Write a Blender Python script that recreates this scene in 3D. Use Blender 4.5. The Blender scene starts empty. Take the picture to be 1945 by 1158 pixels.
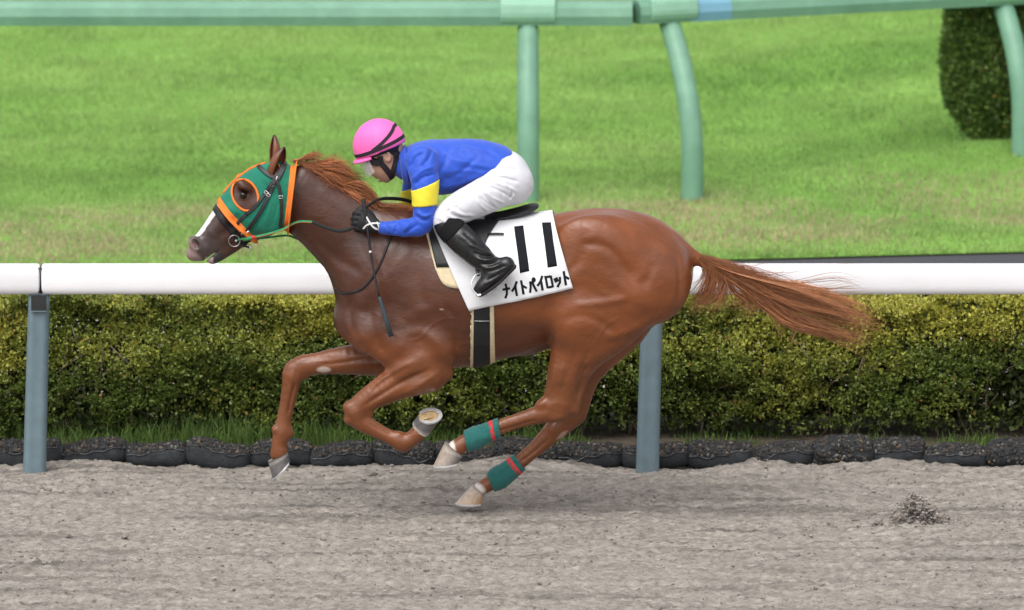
import bpy, math, random
import numpy as np
from mathutils import Vector
from mathutils.bvhtree import BVHTree

random.seed(7)
RNG = np.random.default_rng(11)
scene = bpy.context.scene
COL = scene.collection

# ------------------------------------------------------------------ camera, world, sun, exposure
PITCH = math.radians(9.0)
SCALE = 400.0                     # photo pixels per metre at the horse
DIST = 40.0
FPX = SCALE * DIST
PW, PH = 1945.0, 1158.0
TGT = Vector((0, 0, 1.03))
CAM = TGT + DIST * Vector((0, -math.cos(PITCH), math.sin(PITCH)))
cd = bpy.data.cameras.new("camera")
cam = bpy.data.objects.new("camera", cd)
COL.objects.link(cam)
cam.location = CAM
cam.rotation_euler = (math.pi / 2 - PITCH, 0, 0)
cd.sensor_width = 36.0
cd.lens = 36.0 * FPX / PW
cd.clip_start = 1.0
cd.clip_end = 2000.0
cd.dof.use_dof = True
cd.dof.focus_distance = 39.8
cd.dof.aperture_fstop = 3.6
scene.camera = cam

world = bpy.data.worlds.new("World")
scene.world = world
world.use_nodes = True
wn = world.node_tree.nodes
wl = world.node_tree.links
SUN_EL, SUN_AZ = math.radians(58), math.radians(205)
sky = wn.new("ShaderNodeTexSky")
sky.sky_type = 'NISHITA'
sky.sun_disc = False
sky.sun_elevation = SUN_EL
sky.sun_rotation = SUN_AZ
sky.dust_density = 4.0
sky.air_density = 1.0
hs = wn.new("ShaderNodeHueSaturation")
hs.inputs["Saturation"].default_value = 0.22
wl.new(sky.outputs[0], hs.inputs["Color"])
wl.new(hs.outputs[0], wn["Background"].inputs[0])
wn["Background"].inputs[1].default_value = 0.15

sd = bpy.data.lights.new("sun", 'SUN')
sd.energy = 0.9
sd.angle = math.radians(55)
sd.color = (1.0, 0.97, 0.93)
sun = bpy.data.objects.new("sun", sd)
COL.objects.link(sun)
sdir = Vector((math.sin(SUN_AZ) * math.cos(SUN_EL), math.cos(SUN_AZ) * math.cos(SUN_EL), math.sin(SUN_EL)))
sun.rotation_euler = sdir.to_track_quat('Z', 'Y').to_euler()
sun.location = (0, 0, 30)

vs = scene.view_settings
vs.view_transform = 'Standard'
vs.look = 'None'
vs.exposure = 0.62
vs.gamma = 1.0
vs.use_curve_mapping = False
scene.cycles.use_denoising = True
scene.cycles.max_bounces = 6
scene.cycles.transparent_max_bounces = 8

# ------------------------------------------------------------------ pixel <-> world helpers
CF = Vector((0, math.cos(PITCH), -math.sin(PITCH)))
CU = Vector((0, math.sin(PITCH), math.cos(PITCH)))
CR = Vector((1, 0, 0))

def ray(px, py):
    return (CF * FPX + CR * (px - PW / 2) - CU * (py - PH / 2)).normalized()

def at(px, py, Y=0.0):
    d = ray(px, py)
    return CAM + d * ((Y - CAM.y) / d.y)

def ground(px, py, z=0.0):
    d = ray(px, py)
    return CAM + d * ((z - CAM.z) / d.z)

def proj(P):
    P = np.asarray(P, dtype=np.float64)
    d = P - np.array(CAM)
    f = d @ np.array(CF)
    return PW / 2 + FPX * (d @ np.array(CR)) / f, PH / 2 - FPX * (d @ np.array(CU)) / f

# ------------------------------------------------------------------ object helpers
def set_smooth(me, s=True):
    me.polygons.foreach_set("use_smooth", np.full(len(me.polygons), s, dtype=bool))

def np_mesh(name, V, F, smooth=True, colors=None):
    """V (n,3); F (m,3) or (m,4) int array"""
    V = np.ascontiguousarray(V, dtype=np.float32)
    F = np.ascontiguousarray(F, dtype=np.int32)
    me = bpy.data.meshes.new(name)
    k = F.shape[1]
    me.vertices.add(len(V)); me.vertices.foreach_set("co", V.ravel())
    me.loops.add(F.size); me.loops.foreach_set("vertex_index", F.ravel())
    me.polygons.add(len(F))
    me.polygons.foreach_set("loop_start", np.arange(0, F.size, k, dtype=np.int32))
    try:
        me.polygons.foreach_set("loop_total", np.full(len(F), k, dtype=np.int32))
    except Exception:
        pass
    me.update(calc_edges=True)
    me.validate()
    set_smooth(me, smooth)
    if colors is not None:
        c = np.ones((len(V), 4), dtype=np.float32); c[:, :3] = colors
        a = me.color_attributes.new("Col", 'FLOAT_COLOR', 'POINT')
        a.data.foreach_set("color", c.ravel())
    return me

def py_mesh(name, V, F, smooth=False):
    me = bpy.data.meshes.new(name)
    me.from_pydata([tuple(v) for v in V], [], F)
    me.update()
    set_smooth(me, smooth)
    return me

def link(name, me, mat=None, parent=None):
    o = bpy.data.objects.new(name, me)
    COL.objects.link(o)
    if mat is not None and me is not None:
        me.materials.clear(); me.materials.append(mat)
    if parent is not None:
        o.parent = parent
        o.matrix_parent_inverse = parent.matrix_world.inverted() if False else parent.matrix_basis.inverted()
    return o

def empty(name, loc):
    o = bpy.data.objects.new(name, None)
    COL.objects.link(o)
    o.location = loc
    o.empty_display_size = 0.1
    return o

def tag(o, label=None, cat=None, group=None, kind=None):
    if label: o["label"] = label
    if cat: o["category"] = cat
    if group: o["group"] = group
    if kind: o["kind"] = kind
    return o

def solidify(o, t, off=-1):
    m = o.modifiers.new("thickness", 'SOLIDIFY')
    m.thickness = t; m.offset = off
    return o

class MB:
    """collects geometry for one mesh"""
    def __init__(s): s.V = []; s.F = []
    def add(s, V, F):
        b = len(s.V)
        s.V += [tuple(v) for v in V]
        s.F += [tuple(i + b for i in f) for f in F]
    def box(s, c, half, ax=((1,0,0),(0,1,0),(0,0,1))):
        c = Vector(c); A = [Vector(a) for a in ax]
        V = []
        for i in (-1, 1):
            for j in (-1, 1):
                for k in (-1, 1):
                    V.append(c + A[0]*half[0]*i + A[1]*half[1]*j + A[2]*half[2]*k)
        F = [(0,1,3,2),(4,6,7,5),(0,4,5,1),(2,3,7,6),(0,2,6,4),(1,5,7,3)]
        s.add(V, F)
    def tube(s, pts, rad, n=8, caps=True, flat=1.0, ref=None):
        pts = [Vector(p) for p in pts]
        if not hasattr(rad, '__len__'): rad = [rad] * len(pts)
        V = []; F = []
        prev = None
        for i, p in enumerate(pts):
            a = pts[max(i-1, 0)]; b = pts[min(i+1, len(pts)-1)]
            u = (b - a).normalized()
            if prev is None:
                r = Vector(ref) if ref is not None else (Vector((0,0,1)) if abs(u.z) < 0.9 else Vector((1,0,0)))
            else:
                r = prev
            v = (r - u * r.dot(u))
            if v.length < 1e-6: v = u.orthogonal()
            v.normalize(); w = u.cross(v); prev = v
            for j in range(n):
                t = 2 * math.pi * j / n
                V.append(p + v * (rad[i] * math.cos(t)) + w * (rad[i] * flat * math.sin(t)))
        for i in range(len(pts) - 1):
            for j in range(n):
                F.append((i*n+j, i*n+(j+1) % n, (i+1)*n+(j+1) % n, (i+1)*n+j))
        if caps:
            F.append(tuple(reversed(range(n)))); F.append(tuple(range((len(pts)-1)*n, len(pts)*n)))
        s.add(V, F)
    def prism(s, prof, axis_pts, up=(0,0,1), side=None):
        """sweep a closed 2D profile (a,b) along points; a along side, b along up"""
        pts = [Vector(p) for p in axis_pts]; n = len(prof); V = []; F = []
        for i, p in enumerate(pts):
            a = pts[max(i-1, 0)]; b = pts[min(i+1, len(pts)-1)]
            u = (b - a).normalized(); U = Vector(up); sd_ = u.cross(U).normalized()
            U = sd_.cross(u)
            for (x, y) in prof: V.append(p + sd_ * x + U * y)
        for i in range(len(pts)-1):
            for j in range(n):
                F.append((i*n+j, i*n+(j+1) % n, (i+1)*n+(j+1) % n, (i+1)*n+j))
        F.append(tuple(reversed(range(n)))); F.append(tuple(range((len(pts)-1)*n, len(pts)*n)))
        s.add(V, F)
    def build(s, name, mat, parent=None, smooth=True):
        me = py_mesh(name, s.V, s.F, smooth)
        return link(name, me, mat, parent)

def spline(pts, n):
    """Catmull-Rom through pts (any dimension), n samples"""
    P = np.array(pts, dtype=float)
    P = np.vstack([2*P[0]-P[1], P, 2*P[-1]-P[-2]])
    m = len(P) - 3
    out = []
    for t in np.linspace(0, m, n):
        i = min(int(t), m-1); f = t - i
        p0, p1, p2, p3 = P[i], P[i+1], P[i+2], P[i+3]
        out.append(0.5*((2*p1)+(-p0+p2)*f+(2*p0-5*p1+4*p2-p3)*f*f+(-p0+3*p1-3*p2+p3)*f**3))
    return np.array(out)

# ------------------------------------------------------------------ numpy noise
def vnoise(x, y, seed=0):
    r = np.random.default_rng(seed).random((256, 256)).astype(np.float32)
    xi = np.floor(x).astype(int); yi = np.floor(y).astype(int)
    fx = (x - xi).astype(np.float32); fy = (y - yi).astype(np.float32)
    fx = fx*fx*(3-2*fx); fy = fy*fy*(3-2*fy)
    a = r[xi & 255, yi & 255]; b = r[(xi+1) & 255, yi & 255]
    c = r[xi & 255, (yi+1) & 255]; d = r[(xi+1) & 255, (yi+1) & 255]
    return (a*(1-fx)+b*fx)*(1-fy)+(c*(1-fx)+d*fx)*fy - 0.5

def fbm(x, y, oct=4, seed=0, gain=0.5):
    s = 0; a = 1.0; f = 1.0
    for i in range(oct):
        s = s + a * vnoise(x*f+17.3*i, y*f+9.1*i, seed+i); a *= gain; f *= 2.03
    return s

def sstep(a, b, x):
    t = np.clip((np.asarray(x, dtype=float)-a)/(b-a), 0, 1)
    return t*t*(3-2*t)

# ------------------------------------------------------------------ implicit-surface modelling
class Seg:
    """tapered elliptical segment: ends a,b; in-plane radius n, lateral radius v"""
    def __init__(s, a, b, na, nb, va, vb, k=0.02, sub=False, lat=(0,1,0), cap=None):
        s.a = np.array(a, dtype=np.float32); b = np.array(b, dtype=np.float32)
        d = b - s.a; s.L = float(np.linalg.norm(d)) + 1e-6
        s.u = d / s.L
        lat = np.array(lat, dtype=np.float32)
        v = lat - s.u * float(lat @ s.u)
        v /= np.linalg.norm(v) + 1e-9
        s.v = v; s.n = np.cross(s.u, v)
        s.na, s.nb, s.va, s.vb, s.k, s.sub = na, nb, va, vb, k, sub
        s.ca = cap if cap else min(na, va); s.cb = cap if cap else min(nb, vb)
        m = max(na, nb, va, vb) + k + 0.03
        s.lo = np.minimum(s.a, b) - m; s.hi = np.maximum(s.a, b) + m
    def d(s, X, Y, Z):
        x = X - s.a[0]; y = Y - s.a[1]; z = Z - s.a[2]
        au = x*s.u[0]+y*s.u[1]+z*s.u[2]
        t = np.clip(au / s.L, 0, 1)
        e = au - t * s.L
        w = x*s.v[0]+y*s.v[1]+z*s.v[2]
        q = x*s.n[0]+y*s.n[1]+z*s.n[2]
        rn = s.na + (s.nb-s.na)*t; rv = s.va + (s.vb-s.va)*t; rc = s.ca + (s.cb-s.ca)*t
        k0 = np.sqrt((e/rc)**2+(w/rv)**2+(q/rn)**2)
        k1 = np.sqrt((e/rc**2)**2+(w/rv**2)**2+(q/rn**2)**2) + 1e-6
        return np.where(k0 < 1e-3, -np.minimum(rn, rv), k0*(k0-1)/k1)

def smin(a, b, k):
    h = np.maximum(k-np.abs(a-b), 0)/k
    return np.minimum(a, b)-h*h*k*0.25

class Chain:
    """several segments joined without blending, blended into the rest with k"""
    def __init__(s, segs, k, sub=False):
        s.segs = segs; s.k = k; s.sub = sub
        s.lo = np.min([q.lo for q in segs], axis=0); s.hi = np.max([q.hi for q in segs], axis=0)

def chain(pts, k=0.02, lat=(0, 1, 0), sub=4):
    """pts: (px,py,r_px,lateral_m,Y) -> one smooth limb"""
    Q = spline(pts, (len(pts)-1)*sub+1)
    out = []
    for p, q in zip(Q[:-1], Q[1:]):
        g = Seg(at(p[0], p[1], p[4]), at(q[0], q[1], q[4]), p[2]/SCALE, q[2]/SCALE, p[3], q[3], max(k, .01), lat=lat)
        out.append(g)
    return [Chain(out, k)]

def ball(px, py, r, ry, Y=0.0, k=0.03, r2=None, ang=0, sub=False):
    """ellipsoid: r along (angle) direction px, r2 across, ry lateral"""
    c = at(px, py, Y); r2 = r2 or r
    d = Vector((math.cos(ang), 0, -math.sin(ang)))
    e = 0.001
    s = Seg(c - d*e, c + d*e, r2/SCALE, r2/SCALE, ry, ry, k, sub=sub, cap=r/SCALE)
    m = max(r, r2)/SCALE
    m = max(m, ry)+k+0.03
    s.lo = np.array(c, dtype=np.float32)-m; s.hi = np.array(c, dtype=np.float32)+m
    return s

def sdf_eval(prims, P):
    X, Y, Z = P[:, 0], P[:, 1], P[:, 2]
    D = np.full(len(P), 0.5, dtype=np.float32)
    def inside(s, i):
        x, y, z = (X, Y, Z) if i is None else (X[i], Y[i], Z[i])
        m = (x > s.lo[0]) & (x < s.hi[0]) & (y > s.lo[1]) & (y < s.hi[1]) & (z > s.lo[2]) & (z < s.hi[2])
        j = np.nonzero(m)[0]
        return j if i is None else i[j]
    for s in prims:
        i = inside(s, None)
        if len(i) == 0: continue
        if isinstance(s, Chain):
            T = np.full(len(P), 0.5, dtype=np.float32)
            for g in s.segs:
                j = inside(g, i)
                if len(j): T[j] = smin(T[j], g.d(X[j], Y[j], Z[j]), .004)
            d = T[i]
        else:
            d = s.d(X[i], Y[i], Z[i])
        if s.sub: D[i] = -smin(-D[i], d, s.k)
        else: D[i] = smin(D[i], d, s.k)
    return D

def sdf_mesh(prims, h, iters=3):
    add = [s for s in prims if not s.sub]
    lo = np.min([s.lo for s in add], axis=0); hi = np.max([s.hi for s in add], axis=0)
    n = np.ceil((hi-lo)/h).astype(int)+1
    D = np.full(n, 0.5, dtype=np.float32)
    ax = [lo[i] + h*np.arange(n[i], dtype=np.float32) for i in range(3)]
    for s in prims:
        i0 = np.maximum(np.floor((s.lo-lo)/h).astype(int), 0); i1 = np.minimum(np.ceil((s.hi-lo)/h).astype(int)+1, n)
        if np.any(i1 <= i0): continue
        sl = tuple(slice(a, b) for a, b in zip(i0, i1))
        if isinstance(s, Chain):
            d = np.full(i1-i0, 0.5, dtype=np.float32)
            for g in s.segs:
                j0 = np.maximum(np.floor((g.lo-lo)/h).astype(int), i0); j1 = np.minimum(np.ceil((g.hi-lo)/h).astype(int)+1, i1)
                if np.any(j1 <= j0): continue
                sg = tuple(slice(a, b) for a, b in zip(j0, j1)); sk = tuple(slice(a-o, b-o) for a, b, o in zip(j0, j1, i0))
                d[sk] = smin(d[sk], g.d(ax[0][sg[0]][:, None, None], ax[1][sg[1]][None, :, None], ax[2][sg[2]][None, None, :]), .004)
        else:
            d = s.d(ax[0][sl[0]][:, None, None], ax[1][sl[1]][None, :, None], ax[2][sl[2]][None, None, :])
        if s.sub: D[sl] = -smin(-D[sl], d, s.k)
        else: D[sl] = smin(D[sl], d, s.k)
    neg = D < 0
    c = np.zeros(n-1, dtype=np.int8)
    for i in (0, 1):
        for j in (0, 1):
            for k in (0, 1):
                c += neg[i:n[0]-1+i, j:n[1]-1+j, k:n[2]-1+k]
    act = (c > 0) & (c < 8)
    idx = np.full(n-1, -1, dtype=np.int32)
    cells = np.argwhere(act)
    idx[act] = np.arange(len(cells))
    V = lo + (cells+0.5)*h
    F = []
    for a in range(3):
        b, cc = (a+1) % 3, (a+2) % 3
        s0 = [slice(None)]*3; s1 = [slice(None)]*3
        s0[a] = slice(0, n[a]-1); s1[a] = slice(1, n[a])
        A = neg[tuple(s0)]; B = neg[tuple(s1)]
        e = np.argwhere(A != B)
        ok = (e[:, b] > 0) & (e[:, cc] > 0) & (e[:, b] < n[b]-1) & (e[:, cc] < n[cc]-1)
        e = e[ok]
        fl = A[tuple(e.T)]
        def cell(db, dc):
            q = e.copy(); q[:, b] -= db; q[:, cc] -= dc
            return idx[tuple(q.T)]
        q = np.stack([cell(1, 1), cell(0, 1), cell(0, 0), cell(1, 0)], 1)
        q[~fl] = q[~fl][:, ::-1]
        F.append(q)
    F = np.concatenate(F)
    V = V.astype(np.float32)
    g = h*0.5
    T = np.array([[1,-1,-1],[-1,-1,1],[-1,1,-1],[1,1,1]], dtype=np.float32)
    for it in range(iters):
        fs = [sdf_eval(prims, V+t*g) for t in T]
        N = sum(f[:, None]*t for f, t in zip(fs, T))
        N /= np.linalg.norm(N, axis=1)[:, None]+1e-9
        f0 = sdf_eval(prims, V)
        V = V - N*np.clip(f0, -h, h)[:, None]*0.9
        V = laplace(V, F, 0.35, 1) if it < iters-1 else V
    return V, F, N

def laplace(V, F, w, n):
    k = F.shape[1]
    for _ in range(n):
        S = np.zeros_like(V); C = np.zeros(len(V), dtype=np.float32)
        for j in range(k):
            a = F[:, j]; b = F[:, (j+1) % k]
            np.add.at(S, a, V[b]); np.add.at(C, a, 1)
            np.add.at(S, b, V[a]); np.add.at(C, b, 1)
        V = V*(1-w)+w*S/np.maximum(C, 1)[:, None]
    return V.astype(np.float32)

def vnormals(V, F):
    if F.shape[1] == 4:
        n = np.cross(V[F[:, 2]]-V[F[:, 0]], V[F[:, 3]]-V[F[:, 1]])
    else:
        n = np.cross(V[F[:, 1]]-V[F[:, 0]], V[F[:, 2]]-V[F[:, 0]])
    N = np.zeros_like(V)
    for j in range(F.shape[1]): np.add.at(N, F[:, j], n)
    return N/(np.linalg.norm(N, axis=1)[:, None]+1e-9)

def strokes(V, N, lines, near=True):
    """sculpt creases/ridges: lines = [(px polyline, width_px, amp_m)] applied along normals on camera side"""
    m = np.abs(V[:, 1:2])*np.array([[0, -1, 0]]) + V*np.array([[1, 0, 1]])
    px, py = proj(m if not near else V)
    disp = np.zeros(len(V))
    for pts, w, amp in lines:
        P = spline(pts, 6*len(pts)) if len(pts) > 2 else np.array(pts, float)
        dmin = np.full(len(V), 1e9)
        bb = (px > P[:, 0].min()-3*w) & (px < P[:, 0].max()+3*w) & (py > P[:, 1].min()-3*w) & (py < P[:, 1].max()+3*w)
        if near: bb &= (N[:, 1] < 0.15)
        i = np.nonzero(bb)[0]
        if len(i) == 0: continue
        q = np.stack([px[i], py[i]], 1)
        dm = np.full(len(i), 1e9); tm = np.zeros(len(i))
        for j in range(len(P)-1):
            a, b = P[j], P[j+1]; d = b-a
            t = np.clip(((q-a)@d)/(d@d+1e-9), 0, 1)
            r = np.hypot(*(q-a-t[:, None]*d).T)
            g = r < dm
            dm[g] = r[g]; tm[g] = ((j+t)/(len(P)-1))[g]
        fade = np.clip(np.minimum(tm, 1-tm)*5+0.12, 0, 1)
        disp[i] += amp*np.exp(-(dm/w)**2)*fade
    return V + N*disp[:, None].astype(np.float32)

def bvh_of(V, F):
    return BVHTree.FromPolygons([tuple(map(float, v)) for v in V], [tuple(map(int, f)) for f in F])

def hit(bvhs, px, py):
    best = None
    d = ray(px, py)
    for b in (bvhs if isinstance(bvhs, (list, tuple)) else [bvhs]):
        p, n, i, dist = b.ray_cast(CAM, d)
        if p is not None and (best is None or dist < best[2]): best = (p, n if n.dot(d) < 0 else -n, dist)
    return best

def ring_sheet(bvh, lines, ns, nphi, off, cy=0.0, cf=0.5, phis=None, maxr=0.6):
    """wrap a sheet round a body. lines = [((px,py) top,(px,py) bottom), ...]; points at (s, phi)"""
    L = np.array([list(a)+list(b) for a, b in lines], float)
    L = spline(L, ns) if len(L) > 2 else np.array([L[0]+(L[1]-L[0])*t for t in np.linspace(0, 1, ns)])
    G = []
    for si, r in enumerate(L):
        A = at(r[0], r[1], cy); B = at(r[2], r[3], cy)
        c = A.lerp(B, cf); u = (A-B).normalized(); w = Vector((0, -1, 0))
        R0 = (A-B).length*0.5
        row = []
        ph = phis(si/(ns-1)) if phis else np.linspace(0, 2*math.pi, nphi, endpoint=False)
        for f in ph:
            d = u*math.cos(f)+w*math.sin(f)
            p, n, i, dist = bvh.ray_cast(c, d)
            if p is None or dist > maxr: p = c + d*R0
            row.append(p + d*off)
        G.append(row)
    return G

def grid_faces(nr, nc, closed=False):
    F = []
    for i in range(nr-1):
        for j in range(nc if closed else nc-1):
            F.append((i*nc+j, i*nc+(j+1) % nc, (i+1)*nc+(j+1) % nc, (i+1)*nc+j))
    return F

def patch(bvhs, quad, nu, nv, off, name, mat, parent, thick=0.003, smooth=True):
    """grid patch between 4 photo corners (tl,tr,br,bl) laid on the first surface behind them"""
    tl, tr, br, bl = [np.array(q, float) for q in quad]
    V = []
    for i in range(nv):
        b = i/(nv-1)
        for j in range(nu):
            a = j/(nu-1)
            p = (tl*(1-a)+tr*a)*(1-b)+(bl*(1-a)+br*a)*b
            h = hit(bvhs, *p)
            if h is None: V.append(at(p[0], p[1], -0.2)); continue
            V.append(h[0]+h[1]*off)
    me = py_mesh(name, V, grid_faces(nv, nu), smooth)
    o = link(name, me, mat, parent)
    if thick: solidify(o, thick, 0)
    return o

def ribbon_pts(bvhs, pts, n, off):
    P = spline(pts, n) if len(pts) > 2 else np.array([np.array(pts[0])+(np.array(pts[1])-np.array(pts[0]))*t for t in np.linspace(0, 1, n)])
    out = []
    for p in P:
        h = hit(bvhs, *p[:2])
        if h is None: continue
        out.append((h[0]+h[1]*off, h[1]))
    return out

def ribbon(bvhs, pts, w_px, off, name, mat, parent, n=24, thick=0.004, mirror=False):
    """strap laid on a surface along photo points"""
    R = ribbon_pts(bvhs, pts, n, off)
    first = None
    for sgn in ((1, -1) if mirror else (1,)):
        mb = MB(); V = []
        for i, (p, nn) in enumerate(R):
            a = R[max(i-1, 0)][0]; b = R[min(i+1, len(R)-1)][0]
            t = (b-a).normalized(); s = t.cross(nn).normalized()
            w = w_px/SCALE/2
            for q, o in ((-w, 0), (-w*0.8, thick), (w*0.8, thick), (w, 0)):
                v = p + s*q + nn*o
                V.append((v.x, v.y*sgn, v.z))
        m = 4
        F = []
        for i in range(len(R)-1):
            for j in range(m):
                F.append((i*m+j, i*m+(j+1) % m, (i+1)*m+(j+1) % m, (i+1)*m+j))
        F.append((0, 1, 2, 3)); k = (len(R)-1)*m; F.append((k+3, k+2, k+1, k))
        mb.add(V, F)
        o = mb.build(name, mat, parent, smooth=False)
        first = first or o
    return first

# ------------------------------------------------------------------ materials
MATS = {}
def mat(name, col=(0.5, 0.5, 0.5), rough=0.6, spec=0.4, metal=0.0, var=0.0, vscale=20.0, bump=0.0, bscale=200.0,
        attr=False, sheen=0.0, coat=0.0, trans=0.0, alpha=1.0, stretch=(1, 1, 1), col2=None, bdist=0.01, rvar=0.0):
    m = bpy.data.materials.new(name); m.use_nodes = True
    nt = m.node_tree; N = nt.nodes; L = nt.links
    b = N["Principled BSDF"]
    b.inputs["Base Color"].default_value = (*col, 1)
    b.inputs["Roughness"].default_value = rough
    b.inputs["Specular IOR Level"].default_value = spec
    b.inputs["Metallic"].default_value = metal
    b.inputs["Sheen Weight"].default_value = sheen
    b.inputs["Coat Weight"].default_value = coat
    b.inputs["Coat Roughness"].default_value = 0.25
    b.inputs["Transmission Weight"].default_value = trans
    b.inputs["Alpha"].default_value = alpha
    tc = N.new("ShaderNodeTexCoord"); mp = N.new("ShaderNodeMapping")
    mp.inputs["Scale"].default_value = stretch
    L.new(tc.outputs["Object"], mp.inputs["Vector"])
    src = None
    if attr:
        a = N.new("ShaderNodeAttribute"); a.attribute_name = "Col"; src = a.outputs["Color"]
    if var > 0:
        n = N.new("ShaderNodeTexNoise"); n.inputs["Scale"].default_value = vscale; n.inputs["Detail"].default_value = 6
        L.new(mp.outputs[0], n.inputs["Vector"])
        r = N.new("ShaderNodeMapRange"); r.inputs["From Min"].default_value = 0.25; r.inputs["From Max"].default_value = 0.75
        r.inputs["To Min"].default_value = 1-var; r.inputs["To Max"].default_value = 1+var
        L.new(n.outputs["Fac"], r.inputs["Value"])
        mx = N.new("ShaderNodeMix"); mx.data_type = 'RGBA'; mx.blend_type = 'MULTIPLY'; mx.inputs["Factor"].default_value = 1
        if src is not None: L.new(src, mx.inputs["A"])
        else: mx.inputs["A"].default_value = (*col, 1)
        if col2 is not None:
            m2 = N.new("ShaderNodeMix"); m2.data_type = 'RGBA'
            m2.inputs["A"].default_value = (*col, 1); m2.inputs["B"].default_value = (*col2, 1)
            n2 = N.new("ShaderNodeTexNoise"); n2.inputs["Scale"].default_value = vscale*0.31; n2.inputs["Detail"].default_value = 5
            L.new(mp.outputs[0], n2.inputs["Vector"])
            rr = N.new("ShaderNodeMapRange"); rr.inputs["From Min"].default_value = 0.38; rr.inputs["From Max"].default_value = 0.62
            L.new(n2.outputs["Fac"], rr.inputs["Value"]); L.new(rr.outputs[0], m2.inputs["Factor"])
            L.new(m2.outputs["Result"], mx.inputs["A"])
        L.new(r.outputs[0], mx.inputs["B"])
        src = mx.outputs["Result"]
    if src is not None: L.new(src, b.inputs["Base Color"])
    if bump > 0:
        n = N.new("ShaderNodeTexNoise"); n.inputs["Scale"].default_value = bscale; n.inputs["Detail"].default_value = 5
        L.new(mp.outputs[0], n.inputs["Vector"])
        bp = N.new("ShaderNodeBump"); bp.inputs["Strength"].default_value = bump; bp.inputs["Distance"].default_value = bdist
        L.new(n.outputs["Fac"], bp.inputs["Height"]); L.new(bp.outputs[0], b.inputs["Normal"])
    if rvar > 0:
        n = N.new("ShaderNodeTexNoise"); n.inputs["Scale"].default_value = vscale*1.7; n.inputs["Detail"].default_value = 5
        L.new(mp.outputs[0], n.inputs["Vector"])
        rr = N.new("ShaderNodeMapRange"); rr.inputs["From Min"].default_value = .3; rr.inputs["From Max"].default_value = .7
        rr.inputs["To Min"].default_value = rough-rvar; rr.inputs["To Max"].default_value = rough+rvar
        L.new(n.outputs["Fac"], rr.inputs["Value"]); L.new(rr.outputs[0], b.inputs["Roughness"])
    MATS[name] = m
    return m

def leaf_mat(name, var=0.15, rough=0.5, tl=0.35, spec=0.3):
    """leaf blades: attribute colour, diffuse + light passing through"""
    m = mat(name, attr=True, rough=rough, spec=spec, var=var, vscale=3.0)
    nt = m.node_tree; N = nt.nodes; L = nt.links
    b = N["Principled BSDF"]; out = N["Material Output"]
    t = N.new("ShaderNodeBsdfTranslucent"); mx = N.new("ShaderNodeMixShader"); mx.inputs[0].default_value = tl
    c = b.inputs["Base Color"].links[0].from_socket
    L.new(c, t.inputs["Color"]); L.new(b.outputs[0], mx.inputs[1]); L.new(t.outputs[0], mx.inputs[2])
    L.new(mx.outputs[0], out.inputs["Surface"])
    return m
# ================================================================== SETTING
M_sand = mat("track_sand", (.40, .335, .295), rough=.95, spec=.15, var=.20, vscale=26, bump=.9, bscale=120, bdist=.012, stretch=(.45, 1, 1), col2=(.33, .275, .24))
M_soil = mat("dark_soil", (.09, .07, .05), rough=.95, var=.4, vscale=15, bump=.6, bscale=60)
M_path = mat("pale_concrete", (.46, .41, .39), rough=.9, var=.12, vscale=9, bump=.2, bscale=90)
M_asph = mat("asphalt", (.055, .057, .062), rough=.9, var=.3, vscale=50, bump=.4, bscale=150)
M_lawn = mat("lawn_turf", (.15, .30, .055), rough=.9, spec=.1, var=.25, vscale=2.2, col2=(.19, .34, .075), bump=.5, bscale=50)
M_earth = mat("far_field", (.10, .20, .04), rough=.95, var=.3, vscale=.3)
M_blade = leaf_mat("grass_blade", var=.12, rough=.55, tl=.4, spec=.25)
M_leaf = leaf_mat("hedge_leaf", var=.15, rough=.42, tl=.3, spec=.4)
M_bark = mat("twig_bark", (.20, .155, .11), rough=.9, var=.35, vscale=40, bump=.4, bscale=120)
M_white = mat("white_rail_plastic", (.80, .79, .81), rough=.42, spec=.4, var=.03, vscale=6, bump=.05, bscale=30)
M_post = mat("blue_grey_post_paint", (.145, .205, .235), rough=.42, spec=.45, var=.12, vscale=14, bump=.06, bscale=60)
M_black = mat("recess_black", (.02, .021, .022), rough=.55, var=.3, vscale=30)
M_mint = mat("mint_green_paint", (.165, .325, .225), rough=.45, spec=.4, var=.10, vscale=10, bump=.08, bscale=40, col2=(.14, .29, .20))
M_mint2 = mat("pale_mint_cap", (.225, .42, .30), rough=.45, spec=.4, var=.08, vscale=12)
M_band = mat("blue_band_paint", (.16, .34, .45), rough=.5, var=.06, vscale=10)
M_bag = mat("black_bag_fabric", (.028, .031, .035), rough=.75, spec=.35, var=.35, vscale=22, bump=.5, bscale=90, bdist=.01)
M_stone = mat("bagged_gravel", attr=True, rough=.8, spec=.3, var=.3, vscale=90, bump=.4, bscale=150)
M_net = mat("bag_net", (.035, .035, .037), rough=.7)

def axis_coords(lo, hi, step, far, n=14):
    a = np.arange(lo, hi+step*.5, step)
    g = np.geomspace(step*2, far, n)
    return np.concatenate([lo-g[::-1], a, hi+g])

# far ground sheet
gv = [(-900, -300, -.30), (900, -300, -.30), (900, 1500, -.30), (-900, 1500, -.30)]
tag(link("ground", py_mesh("ground", gv, [(0, 1, 2, 3)]), M_earth), "green field stretching away round the racecourse", kind="structure")

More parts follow.
